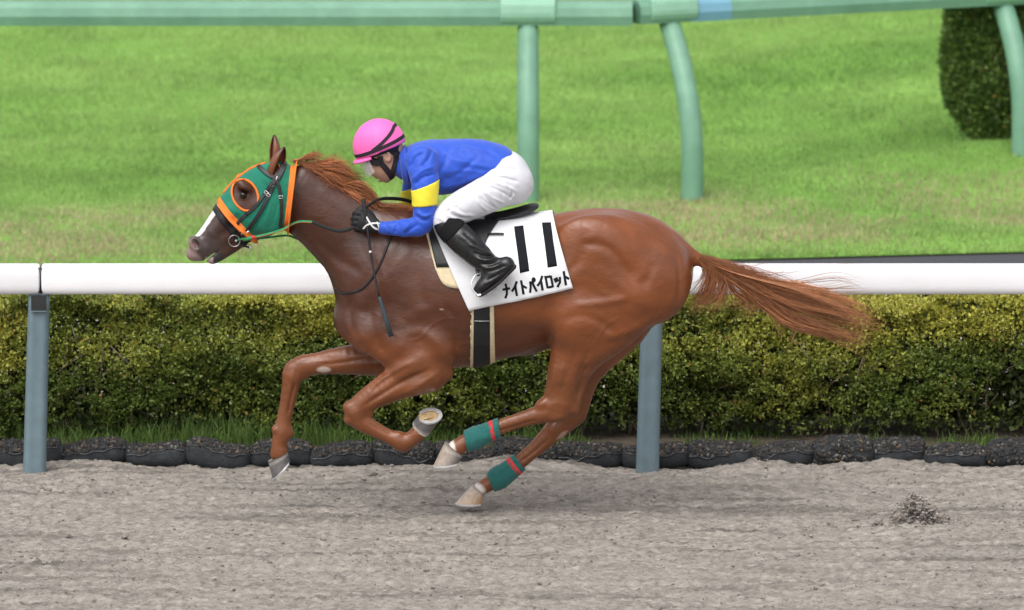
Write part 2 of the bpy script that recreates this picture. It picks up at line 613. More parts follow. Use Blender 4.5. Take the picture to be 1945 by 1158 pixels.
# ---- sand track
xs = axis_coords(-3.4, 3.4, .0125, 60); ys = np.concatenate([-3.6-np.geomspace(.05, 40, 12)[::-1], np.arange(-3.6, 1.75, .0165)])
X, Y = np.meshgrid(xs, ys)
def sand_h(X, Y):
    z = .010*fbm(X*.8, Y*2.2, 4, 31) + .012*fbm(X*2.2, Y*6.5, 4, 37) + .012*fbm(X*7, Y*17, 3, 41, .62)
    z -= .026*np.abs(fbm(X*13, Y*24, 3, 45, .65))
    z += .009*fbm(X*30, Y*44, 2, 49, .9)
    z += .012*np.clip(fbm(X*1.6, Y*9, 3, 53)*3-.35, 0, 1.2)
    z -= .016*np.clip(fbm(X*3.0, Y*6.5, 2, 57)*3.2-.8, 0, 1)
    bank = sstep(.9, 1.75, Y)
    z += .014-.030*sstep(.9, 1.6, Y)+bank*(.075*np.clip(fbm(X*1.5+3, Y*.3, 4, 61), -.3, .6))
    return z
Z = sand_h(X, Y)
Z = np.where((np.abs(X) > 4.5) | (Y < -4.5), np.minimum(Z, .03), Z)
nr, nc = X.shape
idx = np.arange(nr*nc).reshape(nr, nc)
F = np.stack([idx[:-1, :-1], idx[:-1, 1:], idx[1:, 1:], idx[1:, :-1]], -1).reshape(-1, 4)
sandV = np.stack([X, Y, Z], -1).reshape(-1, 3)
# darker streaks along the track, with finer dark flecks
w = np.clip(fbm(X*.9, Y*11, 4, 71)*2.4-.25, 0, 1)*.75+.4*np.clip(fbm(X*14, Y*34, 3, 73)*2.4-.2, 0, 1)
cs = np.array([.290, .260, .228])*(1-.52*np.clip(w, 0, 1))[..., None]*(1+.52*fbm(X*44, Y*60, 2, 75))[..., None]
M_sand2 = mat("raked_sand", attr=True, rough=.95, spec=.12, var=.18, vscale=70, bump=.8, bscale=110, bdist=.016, stretch=(.5, 1, 1))
sand = link("sand_track", np_mesh("sand_track", sandV, F, True, cs.reshape(-1, 3)), M_sand2)
tag(sand, "pale raked sand racetrack churned by hooves", kind="structure")

def sand_z(x, y): return float(sand_h(np.array([x]), np.array([y]))[0])

def pebble_template(seed):
    r = np.random.default_rng(seed)
    t = (1+5**.5)/2
    V = np.array([(-1,t,0),(1,t,0),(-1,-t,0),(1,-t,0),(0,-1,t),(0,1,t),(0,-1,-t),(0,1,-t),(t,0,-1),(t,0,1),(-t,0,-1),(-t,0,1)], float)
    V /= np.linalg.norm(V[0]); V *= r.uniform(.75, 1.2, (12, 1))
    F = np.array([(0,11,5),(0,5,1),(0,1,7),(0,7,10),(0,10,11),(1,5,9),(5,11,4),(11,10,2),(10,7,6),(7,1,8),(3,9,4),(3,4,2),(3,2,6),(3,6,8),(3,8,9),(4,9,5),(2,4,11),(6,2,10),(8,6,7),(9,8,1)])
    return V, F
TEMPL = [pebble_template(i) for i in range(8)]
def pebbles(name, C, S, cols, m, parent=None, squash=(1, 1, 1), seed=0, smooth=False):
    r = np.random.default_rng(seed)
    VV = []; FF = []; CC = []; b = 0
    for c, s, co in zip(C, S, cols):
        V, F = TEMPL[r.integers(8)]
        a = r.uniform(0, 6.28); ca, sa = math.cos(a), math.sin(a)
        W = V*np.array(squash)*s*r.uniform(.75, 1.25, 3)
        W = np.stack([W[:, 0]*ca-W[:, 1]*sa, W[:, 0]*sa+W[:, 1]*ca, W[:, 2]], 1)+c
        VV.append(W); FF.append(F+b); CC.append(np.tile(co, (12, 1))); b += 12
    return link(name, np_mesh(name, np.concatenate(VV), np.concatenate(FF), smooth, np.concatenate(CC)), m, parent)
M_clod = mat("sand_clods", attr=True, rough=.95, spec=.1, var=.2, vscale=80, bump=.5, bscale=200)
r = np.random.default_rng(3)
n = 14000
cx = r.uniform(-3.2, 3.2, n); cyy = r.uniform(-3.4, 1.6, n)
keep = fbm(cx*2.2, cyy*5, 3, 81) > -.12+.2*r.random(n)-.1
cx, cyy = cx[keep], cyy[keep]
cz = sand_h(cx, cyy)
S = r.gamma(2.0, .0013, len(cx))+.0020
cols = np.array([.31, .272, .25])*r.uniform(.5, 1.12, (len(cx), 1))
tag(pebbles("sand_clods", np.stack([cx, cyy, cz+S*.25], 1), S, cols, M_clod, squash=(1.3, 1, .7), seed=5), "loose crumbs of sand scattered over the track", kind="stuff")

# spray of sand thrown up behind the horse
base_p = ground(1740, 990, .02)
r = np.random.default_rng(13)
C = []; S = []; cols = []
for i in range(900):
    a = r.normal()*.5; hgt = r.random()**1.4
    x = base_p.x + (r.normal()*.072+.02)*(1.15-.5*hgt) - .01*hgt
    if r.random() < .22: x = base_p.x+r.uniform(-.08, .24); hgt *= .2
    z = .012+hgt*.155*max(0.15, 1-abs(x-base_p.x+.01)*4.5)
    C.append((x, base_p.y+r.normal()*.035, z)); S.append(r.uniform(.0035, .0115)*(1.15-.5*hgt))
    cols.append(np.array([.29, .255, .23])*r.uniform(.6, 1.25))
for i in range(110):
    x = base_p.x+r.uniform(-.3, .55); C.append((x, base_p.y+r.normal()*.06, r.random()**3*.10+.01)); S.append(r.uniform(.0025, .007)); cols.append(np.array([.26, .225, .20])*r.uniform(.6, 1.1))
tag(pebbles("sand_spray", C, S, cols, M_clod, squash=(1.25, 1, .8), seed=6), "dark burst of sand kicked up from the track behind the horse", "sand", kind="stuff")

# ---- verge under the hedge, path, asphalt strip
RAIL_Y = 1.40
def sheet(name, pts, m, label):
    return tag(link(name, py_mesh(name, pts, [tuple(range(len(pts)))]), m), label, kind="structure")
vp = [(1.45, -.12), (1.75, -.06), (1.95, .0), (2.15, .015), (3.35, .012)]
vv = [(x, y, z) for (y, z) in vp for x in (-60, 60)]
tag(link("verge", py_mesh("verge", vv, [(2*i, 2*i+1, 2*i+3, 2*i+2) for i in range(4)], True), M_soil), "dark soil strip below the clipped hedge", kind="structure")
eL = ground(-200, 534, .03); eR = ground(2150, 472, .03)
ed = (eR-eL).normalized()
def edge_y(x): return eL.y + (np.clip(x, -5.5, 5.5)-eL.x)*ed.y/ed.x
def edge_pt(x, dy, dz): return (x, float(edge_y(x))+dy, .03+dz)
EX_ = [-60, -5.5, 5.5, 60]
sheet("path", [(x, 3.35, .01) for x in EX_]+[edge_pt(x, -.55, -.016) for x in EX_[::-1]], M_path, "pale paved path between hedge and lawn")
sheet("asphalt_strip", [edge_pt(x, -.62, -.012) for x in EX_]+[edge_pt(x, .3, -.012) for x in EX_[::-1]], M_asph, "dark asphalt edging along the foot of the lawn")

# ---- lawn: gently rising bank with a hump towards the right
def lawn_h(X, Y):
    d = Y-edge_y(X)
    z = .03+.055*sstep(0, .35, d)+.020*np.clip(d, 0, 60)
    z += .17*sstep(1.15, 3.0, X)*sstep(1.2, 2.6, d)
    z += .05*fbm(X*.7, Y*.5, 3, 91)*sstep(0, 1, d) + .02*fbm(X*3, Y*2, 2, 93)*sstep(0, .5, d)
    return z
xs = axis_coords(-4.6, 4.6, .1, 60, 10); ds = np.concatenate([np.arange(0, 14, .1), 14+np.geomspace(.2, 70, 12)])
X = np.repeat(xs[None, :], len(ds), 0); Y = edge_y(X)+ds[:, None]
Z = lawn_h(X, Y)
nr, nc = X.shape; idx = np.arange(nr*nc).reshape(nr, nc)
F = np.stack([idx[:-1, :-1], idx[:-1, 1:], idx[1:, 1:], idx[1:, :-1]], -1).reshape(-1, 4)
tag(link("lawn", np_mesh("lawn", np.stack([X, Y, Z], -1).reshape(-1, 3), F), M_lawn), "rising bright green lawn behind the path", kind="structure")

def lawn_hit(px, py):
    d = ray(px, py); t0, t1 = 30.0, 120.0
    for _ in range(60):
        t = (t0+t1)/2; p = CAM+d*t
        if p.z > lawn_h(np.array([p.x]), np.array([p.y]))[0]: t0 = t
        else: t1 = t
    return CAM+d*t0

def blades(name, PX, PY, PZ, H, W, cols, m, lean=.35, seed=0, parent=None):
    r = np.random.default_rng(seed); n = len(PX)
    a = r.uniform(0, 2*math.pi, n); la = r.uniform(0, 2*math.pi, n); ln = r.random(n)*lean
    dx, dy = np.cos(a)*W, np.sin(a)*W
    ox, oy = np.cos(la)*ln*H, np.sin(la)*ln*H
    B = np.stack([PX, PY, PZ-.004], 1)
    s = np.stack([dx, dy, np.zeros(n)], 1)
    o = np.stack([ox, oy, np.zeros(n)], 1); up_ = np.stack([np.zeros(n), np.zeros(n), H], 1)
    V = np.stack([B-s, B+s, B+o*.35+up_*.55+s*.7, B+o*.35+up_*.55-s*.7, B+o+up_*np.sqrt(np.maximum(1-ln**2*.6, .2))[:, None]], 1)
    i = np.arange(n)*5
    F = np.concatenate([np.stack([i, i+1, i+2], 1), np.stack([i, i+2, i+3], 1), np.stack([i+3, i+2, i+4], 1)])
    return link(name, np_mesh(name, V.reshape(-1, 3), F, False, np.repeat(cols, 5, 0)), m, parent)

r = np.random.default_rng(17)
n = 300000
gx = r.uniform(-4.7, 4.7, n); gd = r.random(n)**1.25*11.5
gy = edge_y(gx)+gd
gz = lawn_h(gx, gy)
tone = fbm(gx*.55, gy*.55, 4, 101)*1.0 + fbm(gx*.25+5, gy*1.3, 3, 105)*.8
tone = np.clip(tone*.95+.52, 0, 1)[:, None]
cA = np.array([.205, .350, .092]); cB = np.array([.365, .51, .168])
cols = cA*(1-tone)+cB*tone
dry = np.clip((1-sstep(1.2, 2.5, gd))*sstep(.0, .4, gd)*(fbm(gx*1.1, gy*1.3, 4, 111)*2.8+.95), 0, 1)*(r.random(n) < .85)
cols = cols*(1-dry[:, None])+np.array([.50, .42, .26])*dry[:, None]
cols *= r.uniform(.72, 1.28, (n, 1))
H = r.uniform(.02, .045, n)*(1+.5*fbm(gx*2, gy*2, 2, 121))
tag(blades("lawn_grass", gx, gy, gz, H, r.uniform(.002, .0042, n), cols, M_blade, lean=1.0, seed=2), "short mown grass covering the lawn, dry along its lower edge", "grass", kind="stuff")

# ---- green rail of the turf course
turf = empty("turf_rail", lawn_hit(1003, 383))
tag(turf, "mint green rail on gooseneck posts bending away across the lawn", "rail")
OVER = .40
def goose(basep, odir, zt, OVER=OVER, name="post"):
    mb = MB(); pts = []; H = zt-basep.z
    for t in np.linspace(0, 1, 18):
        f = max(0, (t-.25)/.75)
        pts.append(basep+Vector((0, 0, H*t-.06*(1-t)))+odir*(OVER*f**2.1))
    rad = [.0665-.004*t for t in np.linspace(0, 1, 18)]
    mb.tube(pts, rad, n=20)
    o = mb.build(name, M_mint, turf)
    return pts[-1]
B1 = lawn_hit(1003, 383); B2 = lawn_hit(1315, 378); B3 = lawn_hit(1942, 292)
o1 = Vector((0, 1, 0)); o2 = Vector((-math.sin(math.radians(20)), math.cos(math.radians(20)), 0))
ztop = at(1003, 44, B1.y+OVER).z
R1 = goose(B1, o1, ztop)
R2 = goose(B2, o2, ztop-.0)
R3 = goose(B3, o2, ztop-.0, .33)

rd = (R3-R2); rd.z = 0; rd.normalize()
B4 = B3+rd*2.1; B4.z = lawn_h(np.array([B4.x]), np.array([B4.y]))[0]; R4 = goose(B4, o2, ztop)
prof = [(-.085, .0), (-.098, .055), (-.085, .105), (-.05, .135), (.05, .135), (.085, .105), (.098, .055), (.085, 0), (.0, -.004)]
def rail_piece(a, b, m=M_mint, name="rail_section", pf=prof):
    mb = MB(); mb.prism(pf, [a, b]); return mb.build(name, m, turf, smooth=False)
zr = Vector((0, 0, -.004))
cornerp = Vector((at(1201, 20, R1.y).x, R1.y, R1.z))
rail_piece(Vector((R1.x-9, R1.y, R1.z))+zr, Vector((R1.x-.02, R1.y, R1.z))+zr)
rail_piece(Vector((R1.x-.02, R1.y, R1.z))+zr, cornerp+zr)
s2 = R2-rd*.22
rail_piece(s2+zr, R2+rd*.11+zr)
bandw = .26
rail_piece(R2+rd*.11+zr, R2+rd*(.11+bandw)+zr, M_band, "painted_band")
rail_piece(R2+rd*(.11+bandw)+zr, R2+rd*9+zr)
pf2 = [(-.112, .03), (-.118, .06), (-.104, .115), (-.06, .152), (.06, .152), (.104, .115), (.118, .06), (.112, .03)]
pf2 = [(-.10, -.002), (-.116, .035), (-.116, .06), (-.104, .115), (-.06, .152), (.06, .152), (.104, .115), (.116, .06), (.116, .035), (.10, -.002)]
def capx(c, d, L):
    mb = MB(); mb.prism([(x*.97, y*.99) for x, y in pf2], [c-d*L*1.0, c-d*(L*.82), c+d*(L*.82), c+d*L])
    o = mb.build("clamp_cap", M_mint2, turf, smooth=False)
    bv = o.modifiers.new("bevel", 'BEVEL'); bv.width = .012; bv.segments = 2
capx(R1+Vector((0, 0, .014)), Vector((1, 0, 0)), .165); capx(R2+Vector((0, 0, .014)), rd, .15); capx(R3+Vector((0, 0, .014)), rd, .15)

# ---- clipped shrub behind the green rail
def leaf_cloud(name, C, Nn, L, Wd, cols, m, parent=None, seed=0, spread=.9):
    """one folded 4-vertex leaf per row"""
    r = np.random.default_rng(seed); n = len(C)
    D = Nn + r.normal(size=(n, 3))*spread; D /= np.linalg.norm(D, axis=1)[:, None]
    R = r.normal(size=(n, 3)); S = np.cross(D, R); S /= np.linalg.norm(S, axis=1)[:, None]
    U = np.cross(S, D)
    L = L[:, None]; Wd = Wd[:, None]
    V = np.stack([C, C+D*L*.45+S*Wd+U*Wd*.45, C+D*L-U*L*.12, C+D*L*.45-S*Wd+U*Wd*.45], 1)
    i = np.arange(n)*4
    F = np.concatenate([np.stack([i, i+1, i+2], 1), np.stack([i, i+2, i+3], 1)])
    return link(name, np_mesh(name, V.reshape(-1, 3), F, False, np.repeat(cols, 4, 0)), m, parent)

sb = lawn_hit(1890, 285)
shrub = empty("clipped_shrub", sb)
tag(shrub, "dense dark green clipped shrub behind the green rail at right", "shrub")
r = np.random.default_rng(23)
n = 24000
th = r.uniform(0, 2*math.pi, n); hh = r.random(n)
def shrub_r(h): return .355*np.clip(1.06*(1-np.clip(1-h/.30, 0, 1)**2.2*.62), 0, 1.06)
H_S = 1.35
bump = 1+.12*fbm(th*2.2, hh*5, 3, 131)
rr = shrub_r(hh)*bump*(1-.30*r.random(n)**2.2)
ctr = Vector((at(1908, 270, B3.y+.5).x, B3.y+.50, lawn_h(np.array([sb.x]), np.array([B3.y+.36]))[0]-.06))
C = np.stack([ctr.x+np.cos(th)*rr, ctr.y+np.sin(th)*rr*.45, ctr.z+.03+hh*H_S], 1)
C2 = np.stack([ctr.x+r.normal(size=3000)*.13, ctr.y+r.normal(size=3000)*.13, np.full(3000, ctr.z+H_S)+r.random(3000)*.08], 1)
Nn = np.stack([np.cos(th), np.sin(th), np.full(n, .35)], 1)
C = np.concatenate([C, C2]); Nn = np.concatenate([Nn, np.tile((0, 0, 1.), (3000, 1))])
tone = r.random(len(C))[:, None]
cols = np.array([.09, .17, .04])*(1-tone)+np.array([.27, .40, .09])*tone**2
cols[r.random(len(C)) < .006] = (.25, .18, .05)
leaf_cloud("crown", C, Nn, r.uniform(.026, .048, len(C)), r.uniform(.009, .016, len(C)), cols, M_leaf, shrub, 3, .8)["kind"] = "stuff"
mb = MB()
for i in range(9):
    a = i*.7; mb.tube([ctr+Vector((math.cos(a)*.06, math.sin(a)*.06, -.03)), ctr+Vector((math.cos(a)*.12, math.sin(a)*.12, .5)), ctr+Vector((math.cos(a)*.15, math.sin(a)*.15, 1.1))], [.014, .01, .005], 6)
mb.tube([ctr+Vector((0, 0, 0.02)), ctr+Vector((0, 0, .35)), ctr+Vector((0, 0, 1.2))], [.05, .04, .02], 10)
mb.build("trunk", M_bark, shrub)

# ---- hedge
HY0, HY1 = 2.16, 2.95
hz = .03
hedge = empty("hedge", (0, 2.5, 0)); tag(hedge, "long clipped hedge with yellow-green new growth behind the white rail", "hedge")
r = np.random.default_rng(29)
X0, X1 = -3.7, 3.7
def top_z(x): return np.minimum(.69+.08*fbm(x*1.1, x*0+3, 3, 141)+.08*fbm(x*5, x*0+1, 3, 143), .725)
def front_y(x, z): return HY0+.06*fbm(x*1.3, z*3, 3, 145)+.20*fbm(x*3.4, z*5, 3, 147)-.12*(1-sstep(.05, .6, z))+.06*sstep(.45, .72, z)
nc_ = 13000
cx = r.uniform(X0, X1, nc_); kind = r.random(nc_)
tz = top_z(cx)
zz = np.where(kind < .70, hz+.02+(tz-.04)*r.random(nc_)**.62, tz+np.abs(r.normal(size=nc_))*.022-.006)
fy_ = front_y(cx, zz)
yy = np.where(kind < .70, fy_+np.abs(r.normal(size=nc_))*.045, HY0+.03+r.random(nc_)*(HY1-HY0-.06))
rnd = np.where(kind < .70, sstep(.55, 1, zz/tz)*.05, 0); yy = yy+rnd
gap = fbm(cx*2.6, zz*3.2, 3, 151)
hz_rel = zz/tz
keep = (r.random(nc_) < .62+.55*hz_rel+gap*1.9)
cx, yy, zz, kind, hz_rel = cx[keep], yy[keep], zz[keep], kind[keep], hz_rel[keep]
nl = 13
nC = len(cx)
out = np.where(kind[:, None] < .70, np.array([[0, -1., .55]]), np.array([[0, -.15, 1.]]))
lc = np.repeat(np.stack([cx, yy, zz], 1), nl, 0)+r.normal(size=(nC*nl, 3))*np.array([.017, .014, .014])
ln = np.repeat(out, nl, 0)
young = np.clip(sstep(.35, 1.0, hz_rel)*.80+.06+fbm(cx*2.2, zz*5, 3, 153)*1.3+r.normal(size=nC)*.13, 0, 1)
yl = np.repeat(young, nl)[:, None]
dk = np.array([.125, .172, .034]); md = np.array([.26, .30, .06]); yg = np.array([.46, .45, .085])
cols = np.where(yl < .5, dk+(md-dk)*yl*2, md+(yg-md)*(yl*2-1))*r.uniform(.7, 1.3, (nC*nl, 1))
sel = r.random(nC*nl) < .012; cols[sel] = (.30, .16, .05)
n2 = 70000     # inner leaves, larger and darker
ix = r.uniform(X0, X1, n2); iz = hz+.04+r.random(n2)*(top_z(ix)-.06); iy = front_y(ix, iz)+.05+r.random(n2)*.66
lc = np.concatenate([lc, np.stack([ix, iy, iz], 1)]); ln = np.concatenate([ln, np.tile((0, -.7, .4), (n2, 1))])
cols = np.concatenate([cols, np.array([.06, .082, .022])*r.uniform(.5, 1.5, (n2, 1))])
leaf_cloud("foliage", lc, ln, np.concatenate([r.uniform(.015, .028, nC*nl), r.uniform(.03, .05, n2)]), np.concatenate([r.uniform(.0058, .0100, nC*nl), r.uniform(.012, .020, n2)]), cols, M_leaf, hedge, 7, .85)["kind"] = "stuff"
mb = MB()
for i in range(260):
    x = r.uniform(X0, X1); y = HY0+.02+r.random()*.35
    p = Vector((x, y, 0)); pts = [p]; d = Vector((r.normal()*.35, -.12*r.random(), 1)).normalized(); hgt = r.uniform(.4, .62)
    for k in range(6):
        d = (d+Vector((r.normal()*.22, r.normal()*.15, .1))).normalized(); pts.append(pts[-1]+d*hgt/6)
    mb.tube(pts, list(np.linspace(r.uniform(.005, .009), .002, 7)), 5)
    for k in (2, 3, 4):
        q = pts[k]; e = q+Vector((r.normal()*.10, -.10*r.random()-.02, .08+r.random()*.06)); mb.tube([q, q.lerp(e, .5)+Vector((r.normal()*.01, 0, .01)), e], [.0028, .002, .001], 4)
mb.build("stems", M_bark, hedge)["kind"] = "stuff"

# weeds and grass at the foot of the hedge
n = 20000
wx = r.uniform(-3.5, 3.5, n); wy = 1.86+r.random(n)*.42
dens = fbm(wx*1.4, wy*2, 3, 161)
k = dens > -.30+r.random(n)*.46; wx, wy, dens = wx[k], wy[k], dens[k]
Hh = (.03+.10*r.random(len(wx))**2.2)*(1+2.2*np.clip(dens, -.3, .6))
cols = (np.array([.07, .14, .03])+(np.array([.19, .28, .07])-np.array([.07, .14, .03]))*r.random((len(wx), 1)))*r.uniform(.7, 1.3, (len(wx), 1))
tag(blades("verge_grass", wx, wy, np.full(len(wx), .02), Hh, r.uniform(.0018, .0036, len(wx)), cols, M_blade, lean=.95, seed=9), "tufts of weeds and grass growing along the hedge foot", "grass", kind="stuff")

# ---- gravel bags along the track edge
names_ord = ["first", "second", "third", "fourth", "fifth", "sixth", "seventh", "eighth", "ninth", "tenth", "eleventh", "twelfth", "thirteenth", "fourteenth", "fifteenth", "sixteenth", "seventeenth"]
bounds = [-8, 116, 240, 357, 475, 592, 708, 828, 938, 1058, 1182, 1306, 1428, 1542, 1656, 1756, 1872, 1992]
BAG_Y = BAG_Y0 = 1.66
def bag(xa, xb, hgt, seed, label, group):
    r = np.random.default_rng(seed); BAG_Y = BAG_Y0+r.normal()*.02; hgt *= r.uniform(.9, 1.12)
    cxm = (xa+xb)/2; L = (xb-xa)/2*1.07; hw = .10*r.uniform(.95, 1.08); hh = hgt/2
    root = empty("gravel_bag", (cxm, BAG_Y, 0)); tag(root, label, "bag", group)
    nu, nv = 26, 22
    pw = r.uniform(0, 2.5); tilt = r.normal()*.010; ph = r.uniform(0, 99)
    V = []
    def surf(a, b, grow=0.0):
        t = -1+2*a
        e = (1-abs(t)**(4.2+pw))**.5 if abs(t) < 1 else 0
        cs_, sn = math.cos(b), math.sin(b)
        se = lambda v: math.copysign(abs(v)**.78, v)
        lump = 1+.13*float(vnoise(np.array([t*2.3+ph]), np.array([b*1.1+ph]), 5)[0])*2*.7
        y = se(cs_)*(hw*(.35+.65*e)*lump+grow); z = se(sn)*(hh*(.30+.70*e)*lump+grow)
        return Vector((t*L+r0x*(1-e), y, hh+z*1.0+tilt*t-.052+.012*math.sin(t*2.1+ph)*e))
    r0x = 0
    for i in range(nu+1):
        for j in range(nv): V.append(surf(i/nu, 2*math.pi*j/nv))
    F = grid_faces(nu+1, nv, True); F.append(tuple(range(nv))); F.append(tuple(reversed(range(nu*nv, (nu+1)*nv))))
    loc = Vector((cxm, BAG_Y, 0))
    fab = link("fabric", py_mesh("fabric", [v+loc for v in V], F, True), M_bag, root)
    # stones bulging through the net on the upper front
    C = []; S = []; cols = []
    seam0 = r.uniform(2.78, 3.15); sa = r.uniform(.1, .3); sp = r.uniform(0, 6)
    full = r.random() < .22
    mid = r.uniform(2.5, 3.0)
    for i in range(190):
        a = r.uniform(.05, .95)
        lim = (mid+sa*math.sin(a*5+sp)) if not full else 3.6
        b = r.uniform(1.45, lim)          # angle from +y over the top to the front
        p = surf(a, b)
        C.append(p+loc); s = r.uniform(.0065, .0135); S.append(s)
        g = r.random()
        c = np.array([.052, .048, .044])*(.4+1.1*g)
        if r.random() < .10: c = np.array([.14, .10, .068])*r.uniform(.7, 1.3)
        if r.random() < .05: c = np.array([.18, .17, .155])
        cols.append(c)
    pebbles("stones", C, S, cols, M_stone, root, squash=(1.15, .7, .95), seed=seed, smooth=True)["kind"] = "stuff"
    # rolled fabric lip below the stones
    mb = MB()
    if not full:
        pts = [surf(a, mid+.04+sa*math.sin(a*5+sp)+.06*math.sin(a*23+sp), .004)+loc for a in np.linspace(.04, .96, 26)]
        mb.tube(pts, [.0020+.0012*abs(math.sin(i*1.7)) for i in range(26)], 6)
        mb.build("seam", mat_seam, root)
    # net strings
    mb = MB()
    for k_ in range(9):
        a0 = .06+.88*k_/8
        pts = [surf(min(.97, a0+.04*(q-.5)*(1 if k_ % 2 else -1)), 1.5+(1.45)*q, .012)+loc for q in np.linspace(0, 1, 7)]
        mb.tube(pts, .0013, 4, caps=False)
    for k_ in range(4):
        b0 = 1.7+.36*k_
        pts = [surf(a, b0, .012)+loc for a in np.linspace(.04, .96, 16)]
        mb.tube(pts, .0013, 4, caps=False)
    mb.build("net", M_net, root)
mat_seam = mat("bag_seam", (.10, .10, .105), rough=.8, var=.3, vscale=60)
for i in range(17):
    xa = at(bounds[i], 860, BAG_Y).x; xb = at(bounds[i+1], 860, BAG_Y).x
    h_ = .128+.012*math.sin(i*2.3+1)
    if i in (11, 13): h_ = .142
    extra = {0: ", around the left blue post", 10: ", around the right blue post", 16: ", cut by the right edge"}.get(i, "")
    bag(xa, xb, h_, 200+i, names_ord[i]+" black gravel bag from the left edge of the photo"+extra, "gravel bags along the track edge")
for i, s in enumerate((-1, 1)):
    for k_ in range(3):
        w_ = .31; edge_ = at(bounds[0] if s < 0 else bounds[-1], 860, BAG_Y).x
        xa = edge_+s*w_*k_ if s > 0 else edge_-w_*(k_+1)
        bag(xa, xa+w_, .15, 300+i*10+k_, names_ord[k_]+" black gravel bag of the row beyond the photo's "+("left" if s < 0 else "right")+" edge", "gravel bags along the track edge")

# ---- white running rail
rail = empty("running_rail", (at(68, 890, RAIL_Y).x, RAIL_Y, 0)); tag(rail, "white plastic running rail on blue-grey posts behind the horse", "rail")
zt = at(500, 497, RAIL_Y).z; zb = at(500, 557, RAIL_Y).z
hw_ = .055; hh_ = (zt-zb)/2-.004; zc = (zt+zb)/2
prof = []
for j in range(32):
    a = 2*math.pi*j/32
    c, s = math.cos(a), math.sin(a)
    prof.append((math.copysign(abs(c)**.55, c)*hw_, math.copysign(abs(s)**.62, s)*hh_))
def section(xa, xb):
    mb = MB()
    e = .012
    st = [(xa, .80), (xa+e*.3, .93), (xa+e, 1.0), ((xa+xb)/2, 1), (xb-e, 1.0), (xb-e*.3, .93), (xb, .80)]
    V = []; n = len(prof)
    for x, sc_ in st:
        for (p, q) in prof: V.append((x, RAIL_Y-.04+p*sc_, zc+q*sc_))
    F = grid_faces(len(st), n, True); F.append(tuple(reversed(range(n)))); F.append(tuple(range((len(st)-1)*n, len(st)*n)))
    mb.add(V, F); return mb.build("rail_section", M_white, rail)
xj = at(78.5, 527, RAIL_Y).x
for k_ in range(-2, 3):
    section(xj+3.02*2*k_+.004, xj+3.02*2*(k_+1)-.004) if k_ != 0 else section(xj+.004, xj+6.036)
mb = MB(); mb.box((xj, RAIL_Y-.04, zc), (.03, hw_*.8, hh_*.8)); mb.build("joint", M_black, rail)
px_top, px_bot = 74.5, 64.5
def rpost(px0, py0, px1, py1):
    Pb = ground(px1, py1, 0); Pt = at(px0, py0, RAIL_Y-.03)
    base_ = Vector((at(px1, py1, RAIL_Y).x, RAIL_Y+.01, -.1))
    mb = MB(); pts = []; rad = []
    V = []; n = 28; rows = 16
    for i in range(rows):
        t = i/(rows-1)
        c = base_.lerp(Vector((Pt.x, RAIL_Y-.03, zb+.01)), t)
        w_ = .058-.005*t; d_ = .05
        for j in range(n):
            a = 2*math.pi*j/n
            ca, sa = math.cos(a), math.sin(a)
            # D-section with a shallow flute down the front
            fl = .010*math.exp(-((a-3*math.pi/2)/.32)**2)
            V.append(c+Vector((math.copysign(abs(ca)**.8, ca)*w_, math.copysign(abs(sa)**.8, sa)*(d_)+fl, 0)))
    F = grid_faces(rows, n, True); F.append(tuple(range((rows-1)*n, rows*n)))
    p = link("post", py_mesh("post", V, F, True), M_post, rail)
    tp = Vector((Pt.x, RAIL_Y-.03-.045, zb-.035))
    mb = MB(); mb.box(tp, (.037, .012, .038)); o = mb.build("bracket_recess", M_black, rail, smooth=False)  # black block stands in for the shaded hollow at the post top
    mb = MB(); mb.box(tp+Vector((0, -.006, -.040)), (.036, .008, .0022)); mb.build("bracket_lip", M_post, rail, smooth=False)
    return p
rpost(74.5, 557, 64.5, 890)
rpost(1239, 557, 1229, 890)
rpost(74.5-1164.5, 557, 64.5-1164.5, 890); rpost(1239+1164.5, 557, 1229+1164.5, 890)
# ================================================================== RACEHORSE
M_coat = mat("chestnut_coat", attr=True, rough=0.34, spec=0.5, var=0.22, vscale=14.0, bump=0.30, bscale=150.0, bdist=0.004, stretch=(0.35, 1, .8), rvar=.10)
M_hair = mat("chestnut_hair", attr=True, rough=0.42, spec=0.5, var=0.2, vscale=30)
M_hoof = mat("hoof_horn", attr=True, rough=0.55, spec=0.4, var=0.25, vscale=60, bump=0.2, bscale=150)
M_steel = mat("worn_aluminium", (0.72, 0.73, 0.75), rough=0.38, metal=0.6, var=0.15, vscale=60)
M_eye = mat("horse_eye", (0.010, 0.006, 0.005), rough=0.08, spec=0.5)
M_ear_in = mat("ear_hair", (0.05, 0.022, 0.012), rough=0.8)
M_nostril = mat("nostril_skin", (.22, .06, .065), rough=0.5)

HB = []
# --- barrel, chest, hindquarters (px, py, half height px, half width m, Y)
HB += chain([(1252, 524, 82, .155, 0), (1205, 508, 104, .225, 0), (1135, 502, 107, .255, 0), (1065, 516, 111, .255, 0),
             (1000, 538, 127, .268, 0), (940, 548, 134, .275, 0), (880, 553, 144, .265, 0), (820, 552, 148, .235, 0),
             (762, 545, 138, .20, 0), (715, 568, 104, .175, 0)], k=.03)
HB += [ball(688, 612, 44, .15, 0, k=.06, r2=56, ang=math.radians(-70))]
HB += [ball(700, 630, 34, .09, -.085, k=.05, r2=34), ball(700, 630, 34, .09, .085, k=.05, r2=34)]
# croup and buttocks
for s in (-1, 1):
    HB += [ball(1236, 537, 80, .125, s*.10, k=.06, r2=73, ang=math.radians(100)),
           ball(1150, 470, 76, .12, s*.13, k=.06, r2=60),
           ball(1112, 442, 40, .03, s*.19, k=.09, r2=26)]
# withers
HB += chain([(905, 432, 18, .05, 0), (850, 424, 20, .045, 0), (800, 425, 22, .045, 0), (750, 428, 22, .05, 0)], k=.07)
